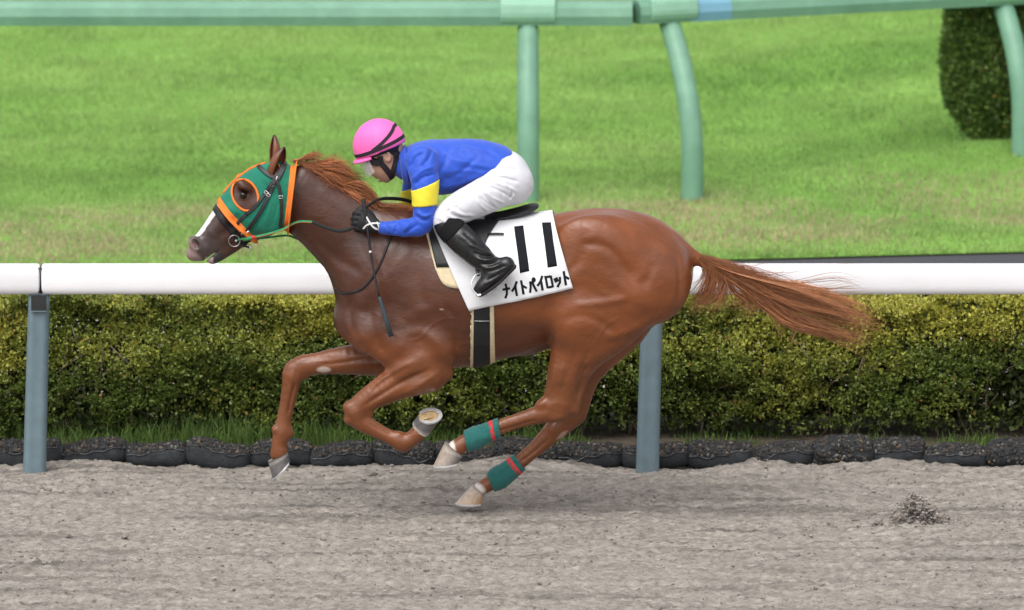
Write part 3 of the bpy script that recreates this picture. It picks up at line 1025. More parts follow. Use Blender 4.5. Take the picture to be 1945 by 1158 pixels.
# neck
HB += chain([(742, 505, 102, .165, 0), (700, 470, 87, .125, 0), (660, 441, 79, .108, 0), (622, 413, 70, .096, 0), (585, 385, 66, .086, 0), (556, 362, 60, .08, 0)], k=.085)
# head
HB += chain([(545, 352, 52, .075, 0), (515, 372, 62, .082, 0), (484, 393, 61, .082, 0), (462, 408, 54, .08, 0), (440, 427, 46, .066, 0),
             (418, 446, 38, .054, 0), (398, 461, 30, .052, 0), (382, 472, 25, .052, 0)], k=.02)
HB += [ball(510, 408, 34, .03, -.065, k=.03, r2=34), ball(510, 408, 34, .03, .065, k=.03)]          # cheeks
HB += chain([(440, 400, 10, .018, -.065), (405, 440, 8, .016, -.045)], k=.03)                         # facial crest
for s in (-1, 1):
    HB += [ball(462, 352, 16, .022, s*.075, k=.03, r2=9, ang=math.radians(35)),                       # brow
           ball(371, 462, 15, .02, s*.038, k=.02, r2=12, ang=math.radians(50))]
HB += [ball(368, 482, 14, .042, 0, k=.02, r2=13)]                                                     # upper lip
HB += chain([(445, 462, 15, .04, 0), (420, 480, 13, .038, 0), (404, 490, 11.5, .038, 0)], k=.015)       # lower jaw and lip
HB += [ball(400, 486, 22, .07, 0, k=.006, r2=2.0, ang=math.radians(-38), sub=True)]                    # mouth line
for s in (-1, 1):
    HB += [ball(371, 464, 11, .028, s*.066, k=.008, r2=7.5, ang=math.radians(60), sub=True),
           ball(462, 366, 11, .016, s*.087, k=.012, r2=7, ang=math.radians(30), sub=True)]
# near hind
Y1 = -.135
HB += chain([(1175, 540, 98, .13, Y1), (1130, 605, 84, .12, Y1), (1102, 655, 58, .095, Y1), (1080, 700, 39, .07, Y1-.005), (1069, 738, 33, .052, Y1-.005),
             (1060, 770, 30, .044, Y1)], k=.03)
HB += chain([(1062, 772, 28, .044, Y1), (1030, 785, 19, .038, Y1), (1000, 794, 15, .030, Y1), (960, 807, 14, .027, Y1), (925, 822, 15, .031, Y1),
             (902, 832, 18, .036, Y1), (885, 839, 15, .032, Y1), (866, 851, 16, .036, Y1)], k=.016)
HB += chain([(1112, 705, 11, .02, Y1), (1099, 745, 9, .018, Y1), (1090, 777, 10, .022, Y1)], k=.02)     # hamstring tendon, point of hock
HB += [ball(1092, 605, 44, .07, -.20, k=.06, r2=52)]                                                    # stifle
# far hind
Y2 = .115
HB += chain([(1180, 545, 90, .12, Y2), (1150, 610, 80, .11, Y2), (1122, 672, 50, .085, Y2), (1102, 720, 32, .06, Y2), (1092, 755, 28, .048, Y2),
             (1080, 785, 28, .042, Y2)], k=.03)
HB += chain([(1082, 788, 27, .042, Y2), (1050, 820, 20, .036, Y2), (1020, 849, 15, .03, Y2), (985, 879, 14, .027, Y2), (962, 897, 16, .031, Y2),
             (946, 908, 18, .036, Y2), (930, 918, 14, .032, Y2), (911, 928, 13, .036, Y2)], k=.016)
HB += chain([(1128, 715, 9, .02, Y2), (1115, 755, 8, .018, Y2), (1104, 792, 9, .022, Y2)], k=.02)
# far fore
Y3 = .115
HB += chain([(770, 655, 55, .075, .10), (715, 680, 34, .062, Y3), (660, 684, 27, .055, Y3), (605, 690, 21, .045, Y3), (570, 697, 21, .04, Y3),
             (555, 712, 19, .04, Y3)], k=.022)
HB += chain([(556, 712, 18, .04, Y3), (551, 738, 16, .034, Y3), (545, 770, 14, .028, Y3), (539, 800, 14, .028, Y3), (537, 820, 18, .034, Y3),
             (530, 842, 14, .032, Y3), (530, 862, 17, .036, Y3)], k=.016)
# near fore
Y4 = -.15
HB += chain([(720, 622, 52, .07, -.13), (770, 648, 62, .08, -.14), (815, 672, 56, .08, -.15)], k=.05)   # arm
HB += chain([(812, 700, 46, .075, -.155), (775, 716, 38, .066, Y4), (730, 740, 28, .052, Y4), (692, 764, 22, .043, Y4), (675, 782, 21, .041, Y4)], k=.025)
HB += chain([(835, 696, 26, .04, -.16), (847, 712, 15, .03, -.15)], k=.03)                               # elbow
HB += chain([(674, 783, 20, .042, Y4), (684, 799, 18, .038, Y4), (706, 812, 15, .03, Y4), (735, 827, 13, .028, Y4), (757, 837, 17, .034, Y4),
             (768, 840, 17, .034, Y4), (783, 832, 14, .032, Y4), (795, 822, 15, .036, Y4)], k=.016)
# joints, tendons and muscle bellies
HB += [ball(664, 772, 12, .030, Y4, k=.02, r2=10), ball(664, 797, 11, .030, Y4, k=.015, r2=9), ball(700, 784, 9, .02, Y4, k=.02, r2=8),
       ball(782, 692, 38, .045, Y4-.045, k=.03, r2=20, ang=math.radians(148)), ball(800, 728, 34, .040, Y4-.035, k=.03, r2=13, ang=math.radians(150)),
       ball(766, 850, 9, .022, Y4, k=.012, r2=8), ball(757, 826, 8, .026, Y4, k=.012, r2=7),
       ball(552, 697, 10, .03, Y3, k=.015, r2=10), ball(577, 712, 9, .022, Y3, k=.015, r2=9), ball(546, 724, 8, .03, Y3, k=.012, r2=7),
       ball(550, 822, 8, .022, Y3, k=.012, r2=9), ball(524, 815, 8, .028, Y3, k=.012, r2=8),
       ball(1030, 766, 14, .030, Y1-.012, k=.02, r2=9, ang=math.radians(150)), ball(1058, 790, 16, .03, Y1-.008, k=.02, r2=9, ang=math.radians(170)),
       ball(1052, 812, 14, .03, Y2-.01, k=.02, r2=9, ang=math.radians(140)),
       ball(836, 652, 36, .05, -.185, k=.04, r2=24, ang=math.radians(60)), ball(762, 655, 30, .05, -.17, k=.04, r2=20, ang=math.radians(35))]
# sheath / flank fold
HB += chain([(1052, 640, 14, .03, -.05), (1000, 655, 16, .05, 0)], k=.05)
# dock of the tail
HB += chain([(1275, 462, 20, .05, 0), (1300, 477, 15, .034, 0), (1335, 497, 11, .022, 0), (1370, 515, 6, .012, 0)], k=.03)

HV, HF, HN = sdf_mesh(HB, 0.0062)

def limb_lines():
    L = []
    # hindquarter muscle lines seen in the photograph
    L += [([(1095, 470), (1130, 462), (1165, 480), (1190, 515), (1212, 558)], 9, -.009),
          ([(1215, 545), (1232, 525), (1242, 495)], 10, -.006),
          ([(1275, 455), (1288, 500), (1292, 550), (1278, 595)], 6, -.007),
          ([(1070, 520), (1095, 500), (1110, 470)], 9, -.005),
          ([(1085, 580), (1140, 575), (1200, 565)], 8, .007),
          ([(1066, 610), (1100, 600), (1140, 612), (1170, 640)], 9, -.005),
          ([(1145, 640), (1190, 630), (1250, 600)], 9, .008),
          ([(1120, 665), (1100, 715), (1094, 755)], 5, -.006),
          ([(1070, 690), (1062, 735)], 9, .004),
          ([(1035, 775), (1060, 765), (1080, 775)], 7, .004),
          ([(1100, 425), (1125, 440), (1118, 465)], 12, .005),
          # shoulder and arm
          ([(660, 560), (690, 540), (715, 500), (735, 450)], 12, -.004),
          ([(700, 560), (705, 610), (715, 650), (740, 675)], 9, -.008),
          ([(790, 480), (800, 560), (845, 620), (862, 680)], 12, -.005),
          ([(845, 575), (868, 620), (866, 680)], 7, -.006),
          ([(760, 640), (800, 630), (840, 660), (850, 690)], 10, .006),
          ([(770, 610), (800, 590), (830, 585)], 12, .005),
          ([(690, 590), (680, 620), (690, 655)], 10, .006),
          ([(665, 560), (665, 600), (672, 640)], 7, -.008),
          ([(785, 690), (740, 715), (700, 745)], 6, -.005),
          ([(800, 720), (750, 745), (705, 770)], 6, .004),
          ([(640, 690), (600, 690), (570, 698)], 5, -.003),
          # ribs / belly
          ([(900, 600), (960, 640), (1040, 630)], 14, -.004),
          # neck
          ([(590, 450), (640, 490), (690, 520)], 10, -.006),
          ([(600, 350), (650, 390), (710, 430)], 14, .004),
          ([(575, 440), (610, 480), (650, 530)], 9, .005),
          # cannon tendons
          ([(1020, 797), (975, 811), (945, 820)], 3.2, -.007), ([(560, 735), (551, 770), (545, 800)], 3.2, -.007),
          ([(1045, 842), (1012, 872), (985, 892)], 3.2, -.007), ([(698, 800), (722, 815), (748, 826)], 3.2, -.006),
          ([(820, 700), (770, 722), (720, 752), (690, 772)], 4, -.008), ([(790, 685), (745, 708), (700, 738)], 5, .005), ([(835, 705), (790, 735), (740, 757)], 5, .005),
          ([(735, 690), (690, 690), (640, 698), (600, 702)], 4, -.006), ([(700, 668), (650, 672), (600, 682)], 5, .004),
          ([(1118, 690), (1105, 725), (1098, 760)], 4.5, -.010), ([(1090, 670), (1075, 710), (1065, 745)], 6, -.005), ([(1055, 690), (1048, 730), (1035, 755)], 5, .005),
          # veins
          ([(880, 610), (850, 605), (820, 618), (800, 640), (770, 650)], 2.6, .0020), ([(1090, 640), (1085, 680), (1070, 720)], 2.6, .0022),
          ([(700, 590), (720, 600), (735, 625), (760, 640)], 2.6, .0016), ([(950, 660), (900, 650), (860, 660)], 2.6, .002),
          ([(760, 700), (720, 725), (700, 748)], 2.4, .003), ([(560, 700), (552, 730), (548, 760)], 2.2, .003), ([(455, 400), (435, 415), (420, 440)], 2.4, .003),
          ([(1180, 600), (1150, 620), (1125, 660)], 2.6, .0018),
          # face
          ([(470, 400), (440, 430), (415, 450)], 7, -.004), ([(385, 455), (400, 470), (395, 485)], 6, -.004),
          ([(452, 360), (462, 356), (473, 362)], 3.5, .004), ([(453, 372), (463, 376), (474, 370)], 3.5, .003)]
    return L
HN = vnormals(HV, HF)
HV = strokes(HV, HN, limb_lines(), near=False)
tw = sstep(300, 420, proj(HV)[0])
HV = HV + HN*((.0016*fbm(HV[:, 0]*13+HV[:, 1]*6, HV[:, 2]*17, 3, 301)+.0006*fbm(HV[:, 0]*40+HV[:, 1]*25, HV[:, 2]*46, 2, 305))*tw)[:, None].astype(np.float32)
HN = vnormals(HV, HF)

# --- coat colours: chestnut, paler on the legs, grey muzzle, white blaze, socks, painted belly shade
px, py = proj(HV)
fx = px + 18*fbm(HV[:, 0]*9, HV[:, 2]*9, 3, 5); fy = py + 14*fbm(HV[:, 0]*8+40, HV[:, 2]*8, 3, 9)
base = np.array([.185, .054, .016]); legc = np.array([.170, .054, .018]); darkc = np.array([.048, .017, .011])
C = np.tile(base, (len(HV), 1))
def blend(mask, c):
    global C
    C = C*(1-mask[:, None])+np.array(c)*mask[:, None]
blend(sstep(640, 720, fy), legc)
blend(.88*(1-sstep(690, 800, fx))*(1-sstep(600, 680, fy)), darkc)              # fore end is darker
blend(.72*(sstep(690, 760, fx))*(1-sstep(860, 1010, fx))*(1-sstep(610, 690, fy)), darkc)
blend(.5*sstep(590, 640, fy)*sstep(860, 900, fx)*(1-sstep(1030, 1060, fx))*(1-sstep(680, 700, fy)), darkc)  # shade under the belly, painted into the coat
mz = (1-sstep(392, 450, fx - (fy-440)*.25))*(1-sstep(520, 560, fy))
blend(.9*mz, (.062, .046, .043))
pk = (1-sstep(-4, 6, fx-(364+(fy-450)*.42)))*(fy < 520)*sstep(448, 456, fy)
blend(pk, (.27, .18, .17))
dd = (px-360)*.66+(py-452)*.75                                                    # distance below the front of the face
bl = (np.abs(HV[:, 1]) < .034+.01*fbm(HV[:, 0]*30, HV[:, 2]*30, 2, 3)) & (px < 445) & (py < 462) & (py > 340) & (HN[:, 2] > .15)
blend(bl.astype(float), (.72, .70, .68))
blend(.9*((px < 405) & (py > 488) & (py < 520) & (px > 389)).astype(float), (.36, .27, .25))
blend(.9*((px >= 405) & (px < 424) & (py > 480) & (py < 520)).astype(float), (.03, .028, .028))
for (cx, cy, r) in ((852, 852, 20), (908, 928, 14)):                             # white coronets on the hind feet
    blend(1-sstep(r*.7, r*1.15, np.hypot(fx-cx, fy-cy)), (.66, .60, .55))
blend(1-sstep(5, 9, np.hypot((px-615)*.55, (py-702)*1.3)), (.50, .40, .34))      # chestnut patch on the forearm
blend(.9*(1-sstep(4, 7, np.abs(py-(828-(px-1065)*.75)) + np.abs(px-1068)*.45)), (.42, .27, .22))
blend(.8*(1-sstep(1, 2, np.hypot((px-839)*.4, py-587))), (.45, .36, .31))
blend(.7*(1-sstep(7, 10, np.hypot((px-462)/1.2, py-366))), (.03, .02, .018))     # dark eyelids
horse = empty("racehorse", at(960, 985, 0))
tag(horse, "chestnut racehorse galloping to the left with white blaze and flying tail", "horse")
hb = link("body", np_mesh("horse_body", HV, HF, True, C), M_coat, horse)
B_horse = bvh_of(HV, HF)

# eyes
for s in (-1, 1):
    mb = MB(); c = at(463, 366, 0); c.y = s*.071
    V = []; F = []
    for i in range(9):
        for j in range(14):
            a = math.pi*i/8; b = 2*math.pi*j/14
            V.append(c+Vector((math.sin(a)*math.cos(b), math.sin(a)*math.sin(b), math.cos(a)))*.0185)
    mb.add(V, grid_faces(9, 14, True)); mb.build("eye", M_eye, horse)
# nostril lining
for s in (-1, 1):
    mb = MB(); c = at(371, 465, 0); c.y = s*.034
    V = []
    for i in range(7):
        for j in range(10):
            a = math.pi*i/6; b = 2*math.pi*j/10
            V.append(c+Vector((math.sin(a)*math.cos(b)*.018, math.sin(a)*math.sin(b)*.008, math.cos(a)*.014)))
    mb.add(V, grid_faces(7, 10, True)); mb.build("nostril", M_nostril, horse)

# ears: cupped cones
def ear(basepx, tippx, Y, w, facing, name="ear"):
    B = at(basepx[0], basepx[1], Y); T = at(tippx[0], tippx[1], Y*1.25)
    u = (T-B); L = u.length; u.normalize()
    f = Vector(facing); f = (f-u*f.dot(u)).normalized(); sdv = u.cross(f)
    V = []; n = 17; rows = 15
    for i in range(rows):
        t = i/(rows-1)
        r = w*(0.62+1.5*t-2.05*t*t) if t < .5 else w*(0.8575*(1-((t-.5)/.5)**1.7))
        c = B+u*(L*t)-f*(0.004*math.sin(t*3.1))
        for j in range(n):
            a = -2.35+4.7*j/(n-1)
            V.append(c-f*(math.cos(a)*r*.62)+sdv*(math.sin(a)*r))
    mb = MB(); mb.add(V, grid_faces(rows, n))
    o = mb.build(name, None, horse)
    V2 = np.array([tuple(v) for v in V])
    cc = np.tile(np.array([.15, .05, .022]), (len(V2), 1))
    tt = np.repeat(np.arange(rows)/(rows-1), n)
    cc = cc*(1-.75*sstep(.6, 1, tt))[:, None]
    a = o.data.color_attributes.new("Col", 'FLOAT_COLOR', 'POINT')
    q = np.ones((len(V2), 4), dtype=np.float32); q[:, :3] = cc; a.data.foreach_set("color", q.ravel())
    o.data.materials.append(M_coat)
    solidify(o, .006, -1)
    return o
ear((519, 333), (540, 280), -.045, .041, (.75, -.55, .25))
ear((520, 308), (521, 257), .048, .036, (-.9, -.3, .1))

# hooves with shoes: (coronet toe px, coronet heel px, sole toe px, sole heel px, Y, colours)
def hoof(ct, ch, st, sh, Y, lat=(0, 1, 0), wide=.058, cols=((.10, .095, .095), (.13, .12, .115)), solec=(.42, .30, .16), pts3=None):
    if pts3: CT, CH, ST, SH = pts3
    else: CT, CH, ST, SH = [at(p[0], p[1], Y) for p in (ct, ch, st, sh)]
    lat = Vector(lat).normalized()
    n = 28
    def outline(T, H, w, shrink=1.0):
        c = T.lerp(H, .5); ax = (T-H)*.5
        out = []
        for j in range(n):
            a = 2*math.pi*j/n
            x = math.cos(a); y = math.sin(a)
            x2 = x if x > 0 else max(x, -1)*(1-.12*abs(math.cos(a))**6)
            out.append(c+ax*(x2*shrink)+lat*(w*shrink*y*(1 if x > -.3 else 1-.25*(-x-.3))))
        return out
    V = []; rows = 7
    A = outline(CT, CH, wide*.80); B = outline(ST, SH, wide)
    for i in range(rows):
        t = i/(rows-1)
        for j in range(n): V.append(A[j].lerp(B[j], t) + (0 if True else 0)*Vector())
    F = grid_faces(rows, n, True)
    F.append(tuple(range(n)))
    o = link("hoof", py_mesh("hoof", V, F, True), M_hoof, horse)
    q = np.ones((len(V), 4), dtype=np.float32)
    for i in range(rows):
        t = i/(rows-1)
        for j in range(n):
            a = 2*math.pi*j/n
            w = .5+.5*math.cos(a)
            c0, c1 = cols
            q[i*n+j, :3] = np.array(c0)*(1-w)+np.array(c1)*w
            if t < .17: q[i*n+j, :3] = q[i*n+j, :3]*.5+np.array((.45, .4, .36))*.5
    a = o.data.color_attributes.new("Col", 'FLOAT_COLOR', 'POINT'); a.data.foreach_set("color", q.ravel())
    # sole with frog
    nn = (ST-SH).cross(lat).normalized()
    mid = A[0].lerp(A[n//2], .5); smid = ST.lerp(SH, .5)
    if nn.dot(smid-mid) < 0: nn = -nn
    S1 = outline(ST, SH, wide, .97); S2 = outline(ST, SH, wide, .62)
    V = [p-nn*.001 for p in S1]+[p-nn*.008 for p in S2]+[smid-nn*.010]
    F = [(j, (j+1) % n, n+(j+1) % n, n+j) for j in range(n)]+[(n+j, n+(j+1) % n, 2*n) for j in range(n)]
    fr = ST.lerp(SH, .30); hl = SH.lerp(ST, .06)
    b = len(V)
    V += [fr-nn*.004, hl+lat*.022-nn*.002, hl-lat*.022-nn*.002, hl-nn*.008, ST.lerp(SH, .6)+nn*.001]
    F += [(b, b+1, b+4), (b, b+4, b+2), (b+1, b+3, b+4), (b+4, b+3, b+2)]
    o2 = link("sole", py_mesh("sole", V, F, False), mat_sole, o)
    # shoe
    O = outline(ST, SH, wide, 1.03); I = outline(ST, SH, wide, .74)
    idx = [j for j in range(n+1) if True]
    order = [(j % n) for j in range(-(n//2)+3, n//2-2)]
    V = []
    for j in order:
        V += [O[j]-nn*.001, O[j]+nn*.007, I[j]+nn*.007, I[j]-nn*.001]
    F = []
    for i in range(len(order)-1):
        for k in range(4): F.append((i*4+k, i*4+(k+1) % 4, (i+1)*4+(k+1) % 4, (i+1)*4+k))
    F += [(0, 1, 2, 3), tuple(len(V)-4+i for i in (3, 2, 1, 0))]
    link("horseshoe", py_mesh("horseshoe", V, F, False), M_steel, horse)
mat_sole = mat("hoof_sole", (.42, .29, .15), rough=.8, var=.3, vscale=80, bump=.3, bscale=100)
hoof((509, 876), (549, 857), (518, 909), (552, 873), Y3)
hoof((845, 838), (882, 866), (823, 884), (874, 878), Y1, cols=((.13, .12, .12), (.38, .31, .25)))
hoof((898, 919), (922, 940), (865, 955), (919, 955), Y2, cols=((.42, .25, .13), (.55, .46, .38)))
tdir = Vector((.975, .05, .10)).normalized(); ndir = Vector((-.16, -.50, .85)); ndir = (ndir-tdir*ndir.dot(tdir)).normalized(); ldir = ndir.cross(tdir)
sc = at(815, 791, Y4-.012)
cc = at(793, 817, Y4)
hoof(0, 0, 0, 0, Y4, lat=ldir, wide=.056, pts3=(cc+Vector((.052, 0, -.018)), cc+Vector((-.028, 0, .030)), sc+tdir*.062, sc-tdir*.058))

# ------------------------------------------------------------------ hair
def strands(name, guides, parent, widths, cols, sides=3):
    """guides: list of (k,3) arrays"""
    k = len(guides[0]); n = len(guides)
    G = np.array(guides)
    T = np.gradient(G, axis=1); T /= np.linalg.norm(T, axis=2)[..., None]+1e-9
    R = np.random.default_rng(4).normal(size=(n, 1, 3))
    U = np.cross(T, R); U /= np.linalg.norm(U, axis=2)[..., None]+1e-9
    W = np.cross(T, U)
    taper = np.clip(np.minimum(np.linspace(0, 1, k)*12+.5, (1-np.linspace(0, 1, k))*2.5+.05), 0, 1)[None, :, None]
    rad = np.array(widths)[:, None, None]*taper
    rings = [G + rad*(U*math.cos(2*math.pi*j/sides)+W*math.sin(2*math.pi*j/sides)) for j in range(sides)]
    V = np.stack(rings, 2).reshape(-1, 3)
    idx = np.arange(n*k*sides).reshape(n, k, sides)
    F = []
    for j in range(sides):
        j2 = (j+1) % sides
        F.append(np.stack([idx[:, :-1, j], idx[:, :-1, j2], idx[:, 1:, j2], idx[:, 1:, j]], -1).reshape(-1, 4))
    F = np.concatenate(F)
    cc = np.repeat(np.array(cols), k*sides, axis=0)
    return link(name, np_mesh(name, V, F, True, cc), M_hair, parent)

def P3(p, Y): return np.array(at(p[0], p[1], Y))
rg = np.random.default_rng(21)
# mane
crest = spline([(556, 303), (585, 318), (620, 338), (655, 358), (690, 382), (720, 401), (755, 410), (800, 416)], 200)
up = spline([(562, 298), (600, 294), (638, 318), (672, 342), (700, 366), (718, 392), (760, 396), (800, 406)], 200)
G = []; Wd = []; Cc = []
NM = 2300
tuft = rg.uniform(0, 1, 46); tuft.sort()
tl_ = rg.uniform(-.15, 1.25, 46); tlen = rg.uniform(.7, 1.35, 46); tcol = rg.uniform(.7, 1.3, 46); ty = rg.normal(size=46)*.018
for i in range(NM):
    k_ = rg.integers(46); t = np.clip(tuft[k_]+rg.normal()*.014, 0, 1)*.94
    i0 = int(t*199); root = crest[i0]+np.array([0, rg.uniform(-1, 6)])
    Ld = rg.uniform(38, 70)*tlen[k_]*(1.0 if t < .62 else .9)
    lift = tl_[k_]*(1 if t > .12 else .8)+rg.normal()*.22
    i1 = min(199, int(i0+Ld*.72)); i2 = min(199, int(i0+Ld*.45)); i3 = min(199, int(i0+Ld*.2))
    y0 = rg.uniform(-.026, .02)
    yo = y0*1.4-max(0, .35-lift)*.06+ty[k_]
    def mixp(ii, l):
        return crest[ii]*(1-l)+up[ii]*l
    tip = mixp(i1, lift*.95)+[8+rg.normal()*4, rg.normal()*4.5+(3 if lift < .5 else -3)]
    g = [root, mixp(i3, lift*.6)+[2, 0], mixp(i2, lift*1.05)+[5, -2+rg.normal()*1.5], tip]
    s = spline(g, 10)
    ys = np.linspace(y0, yo+rg.normal()*.010, 10)
    G.append([P3(p, y) for p, y in zip(s, ys)]); Wd.append(rg.uniform(.0007, .0016))
    Cc.append(np.array([.40, .140, .046])*rg.uniform(.6, 1.35)*tcol[k_])
mane = strands("mane", G, horse, Wd, Cc)
# tail
upg = spline([(1302, 468), (1345, 488), (1400, 508), (1460, 532), (1530, 546), (1610, 566), (1665, 590)], 40)
log = spline([(1312, 492), (1352, 520), (1405, 552), (1450, 582), (1500, 618), (1570, 640), (1640, 650)], 40)
G = []; Wd = []; Cc = []
NT = 2000; NB = 54
bu = rg.beta(1.4, 1.3, NB); ben = np.clip(rg.normal(.84, .13, NB), .5, .98); bph = rg.uniform(0, 6.28, NB); bamp = rg.uniform(3, 12, NB); by_ = rg.normal(size=NB)*.045; bcol = rg.uniform(.62, 1.35, NB); bdy = rg.normal(size=NB)*9
for i in range(NT):
    k_ = rg.integers(NB); u = np.clip(bu[k_]+rg.normal()*.022, -.05, 1.05)
    st = rg.uniform(-.02, .16); en = np.clip(ben[k_]+rg.normal()*.05, .35, 1.02)
    tt = np.linspace(st, en, 16)
    ii = np.clip(tt*39, 0, 38.99); a = ii.astype(int); f = np.maximum(tt*39-a, 0)[:, None]
    A = upg[a]*(1-f)+upg[np.minimum(a+1, 39)]*f; B = log[a]*(1-f)+log[np.minimum(a+1, 39)]*f
    ov = np.clip(tt-1, 0, 1)[:, None]
    A = A+ov*np.array([420, 60]); B = B+ov*np.array([420, 40])
    uu = .5+(u-.5)*(.35+.65*sstep(0, .6, tt))
    g = A*(1-uu[:, None])+B*uu[:, None]
    g[:, 1] += bdy[k_]*sstep(.35, 1, tt)+rg.normal()*3.2*sstep(.2, 1, tt)+bamp[k_]*np.sin(tt*8+bph[k_])*sstep(.1, .5, tt)*.6
    g[:, 0] += rg.normal()*2
    ys = np.linspace(rg.uniform(-.012, .012), rg.normal()*.02+by_[k_], 16)
    G.append([P3(p, y) for p, y in zip(g, ys)]); Wd.append(rg.uniform(.0006, .0015))
    Cc.append(np.array([.46, .195, .085])*rg.uniform(.65, 1.35)*bcol[k_])
def wisp(pts, n, sp, w=(.0006, .0013), tone=1.0):
    for i in range(n):
        off = rg.normal(size=2)*sp
        q = [np.array(p)+off*(k/(len(pts)-1)+.15)+rg.normal(size=2)*1.5 for k, p in enumerate(pts)]
        s = spline(q, 16); y0 = rg.uniform(-.03, .03)
        G.append([P3(p, y0*(1+j*.1)) for j, p in enumerate(s)]); Wd.append(rg.uniform(*w)); Cc.append(np.array([.30, .11, .04])*rg.uniform(.6, 1.4)*tone)
wisp([(1345, 500), (1352, 530), (1340, 560), (1312, 582)], 120, 10)
wisp([(1390, 515), (1420, 548), (1440, 580), (1415, 588)], 60, 11)
wisp([(1410, 525), (1450, 560), (1480, 585), (1462, 596)], 60, 11)
wisp([(1360, 508), (1372, 540), (1362, 568), (1335, 580)], 60, 10)
wisp([(1375, 515), (1392, 550), (1420, 572), (1385, 575)], 50, 8)
wisp([(1395, 520), (1425, 555), (1455, 575), (1430, 580)], 40, 9)
wisp([(1370, 500), (1420, 512), (1462, 508)], 14, 7)
wisp([(1400, 512), (1460, 528), (1510, 520)], 14, 7)
wisp([(1470, 545), (1550, 552), (1630, 543)], 12, 8)
wisp([(1480, 545), (1580, 560), (1660, 568)], 18, 10)
wisp([(1420, 520), (1500, 538), (1590, 530), (1640, 545)], 10, 9)
wisp([(1540, 590), (1610, 610), (1690, 612)], 16, 10)
wisp([(1500, 600), (1590, 640), (1645, 655)], 30, 9)
wisp([(1475, 600), (1480, 625), (1490, 640)], 8, 8)
wisp([(1520, 615), (1500, 640), (1515, 642)], 4, 6)
wisp([(1325, 488), (1345, 515), (1338, 548), (1318, 570)], 90, 13)
wisp([(1340, 495), (1368, 525), (1378, 555), (1350, 575)], 80, 13)
wisp([(1330, 486), (1400, 512), (1470, 540), (1520, 575)], 120, 12)
tail = strands("tail", G, horse, Wd, Cc)
# ================================================================== TACK
M_hood = mat("green_hood_fabric", (.008, .165, .105), rough=.75, spec=.25, var=.12, vscale=18, bump=.25, bscale=90, sheen=.2)
M_orange = mat("orange_binding", (.74, .19, .03), rough=.7, spec=.25, var=.1, vscale=40, bump=.2, bscale=200)
M_leather = mat("black_leather", (.014, .014, .015), rough=.45, spec=.45, var=.3, vscale=40, bump=.15, bscale=200)
M_rubber = mat("black_rubber", (.018, .018, .019), rough=.75, bump=.4, bscale=400)
M_rein = mat("green_web_rein", (.03, .26, .10), rough=.75, var=.2, vscale=100)
M_tan = mat("orange_rein_edge", (.45, .16, .03), rough=.7)
M_red = mat("red_tape", (.62, .028, .03), rough=.6, var=.08, vscale=30)
M_wrap = mat("green_leg_bandage", (.022, .125, .115), rough=.9, spec=.2, var=.12, vscale=40, bump=.4, bscale=160, sheen=.2)
M_cloth = mat("white_number_cloth", (.74, .74, .76), rough=.75, spec=.2, var=.04, vscale=8, bump=.14, bscale=14, bdist=.02)
M_ink = mat("black_print", (.014, .015, .018), rough=.9, spec=.1, var=.15, vscale=50)
M_cream = mat("cream_felt", (.68, .57, .38), rough=.9, var=.1, vscale=25, bump=.3, bscale=200)
M_girth = mat("black_girth_web", (.012, .013, .014), rough=.65, var=.3, vscale=30, bump=.3, bscale=200)
M_whitep = mat("white_stitching", (.7, .7, .7), rough=.6)

def sheet_obj(name, G, m, parent, closed=True, thick=.003, off=-1):
    nr, nc = len(G), len(G[0])
    V = [p for row in G for p in row]
    o = link(name, py_mesh(name, V, grid_faces(nr, nc, closed), True), m, parent)
    if thick: solidify(o, thick, off)
    return o

def arrs(G, closed=True):
    V = np.array([tuple(p) for row in G for p in row]); F = grid_faces(len(G), len(G[0]), closed)
    return BVHTree.FromPolygons([tuple(v) for v in V], F)

# ---- hood
hood = empty("racing_hood", at(490, 370, 0)); tag(hood, "green racing hood with orange binding round the horse's eyes and ears", "hood")
hl = [((414, 384), (490, 459)), ((440, 352), (500, 456)), ((470, 322), (512, 452)), ((505, 298), (524, 446)), ((535, 290), (535, 446)), ((563, 302), (546, 447))]
G = ring_sheet(B_horse, hl, 60, 96, .0045, cf=.5, maxr=.3)
V = np.array([tuple(p) for row in G for p in row]); F = grid_faces(60, 96, True)
Nh = vnormals(V, np.array(F)); Nh *= np.sign((Nh*(V-V.mean(0))).sum(1))[:, None]
V = strokes(V.astype(np.float32), Nh.astype(np.float32), [([(500, 430), (512, 400), (518, 370)], 2.6, .003), ([(508, 440), (522, 410), (528, 380)], 2.6, -.003), ([(480, 440), (496, 412), (508, 392)], 2.6, -.003), ([(520, 445), (540, 420), (548, 385)], 3, .003),
    ([(440, 395), (455, 405), (470, 425)], 2.6, .003), ([(445, 388), (462, 402), (478, 420)], 2.4, -.003), ([(490, 340), (505, 355), (510, 370)], 2.6, -.003), ([(495, 330), (515, 350), (520, 360)], 2.6, .003)], near=False).astype(float)
ppx, ppy = proj(V*np.array([1, 0, 1])+np.abs(V)*np.array([0, -1, 0]))
def ell(px_, py_, c, a, b, ang):
    dx = px_-c[0]; dy = py_-c[1]; ca, sa = math.cos(ang), math.sin(ang)
    return ((dx*ca+dy*sa)/a)**2+((-dx*sa+dy*ca)/b)**2
EYE_C, EYE_A, EYE_B, EYE_R = (465.5, 370.5), 31.0, 23.5, math.radians(64)
inside = ell(ppx, ppy, EYE_C, EYE_A, EYE_B, EYE_R) < 1.0
inside &= np.abs(V[:, 1]) > .03
ear_h = (ell(ppx, ppy, (521, 322), 15, 12, 0) < 1) & (np.abs(V[:, 1]) > .025)
F2 = [f for f in F if sum(inside[i] for i in f) < 2 and sum(ear_h[i] for i in f) < 4]
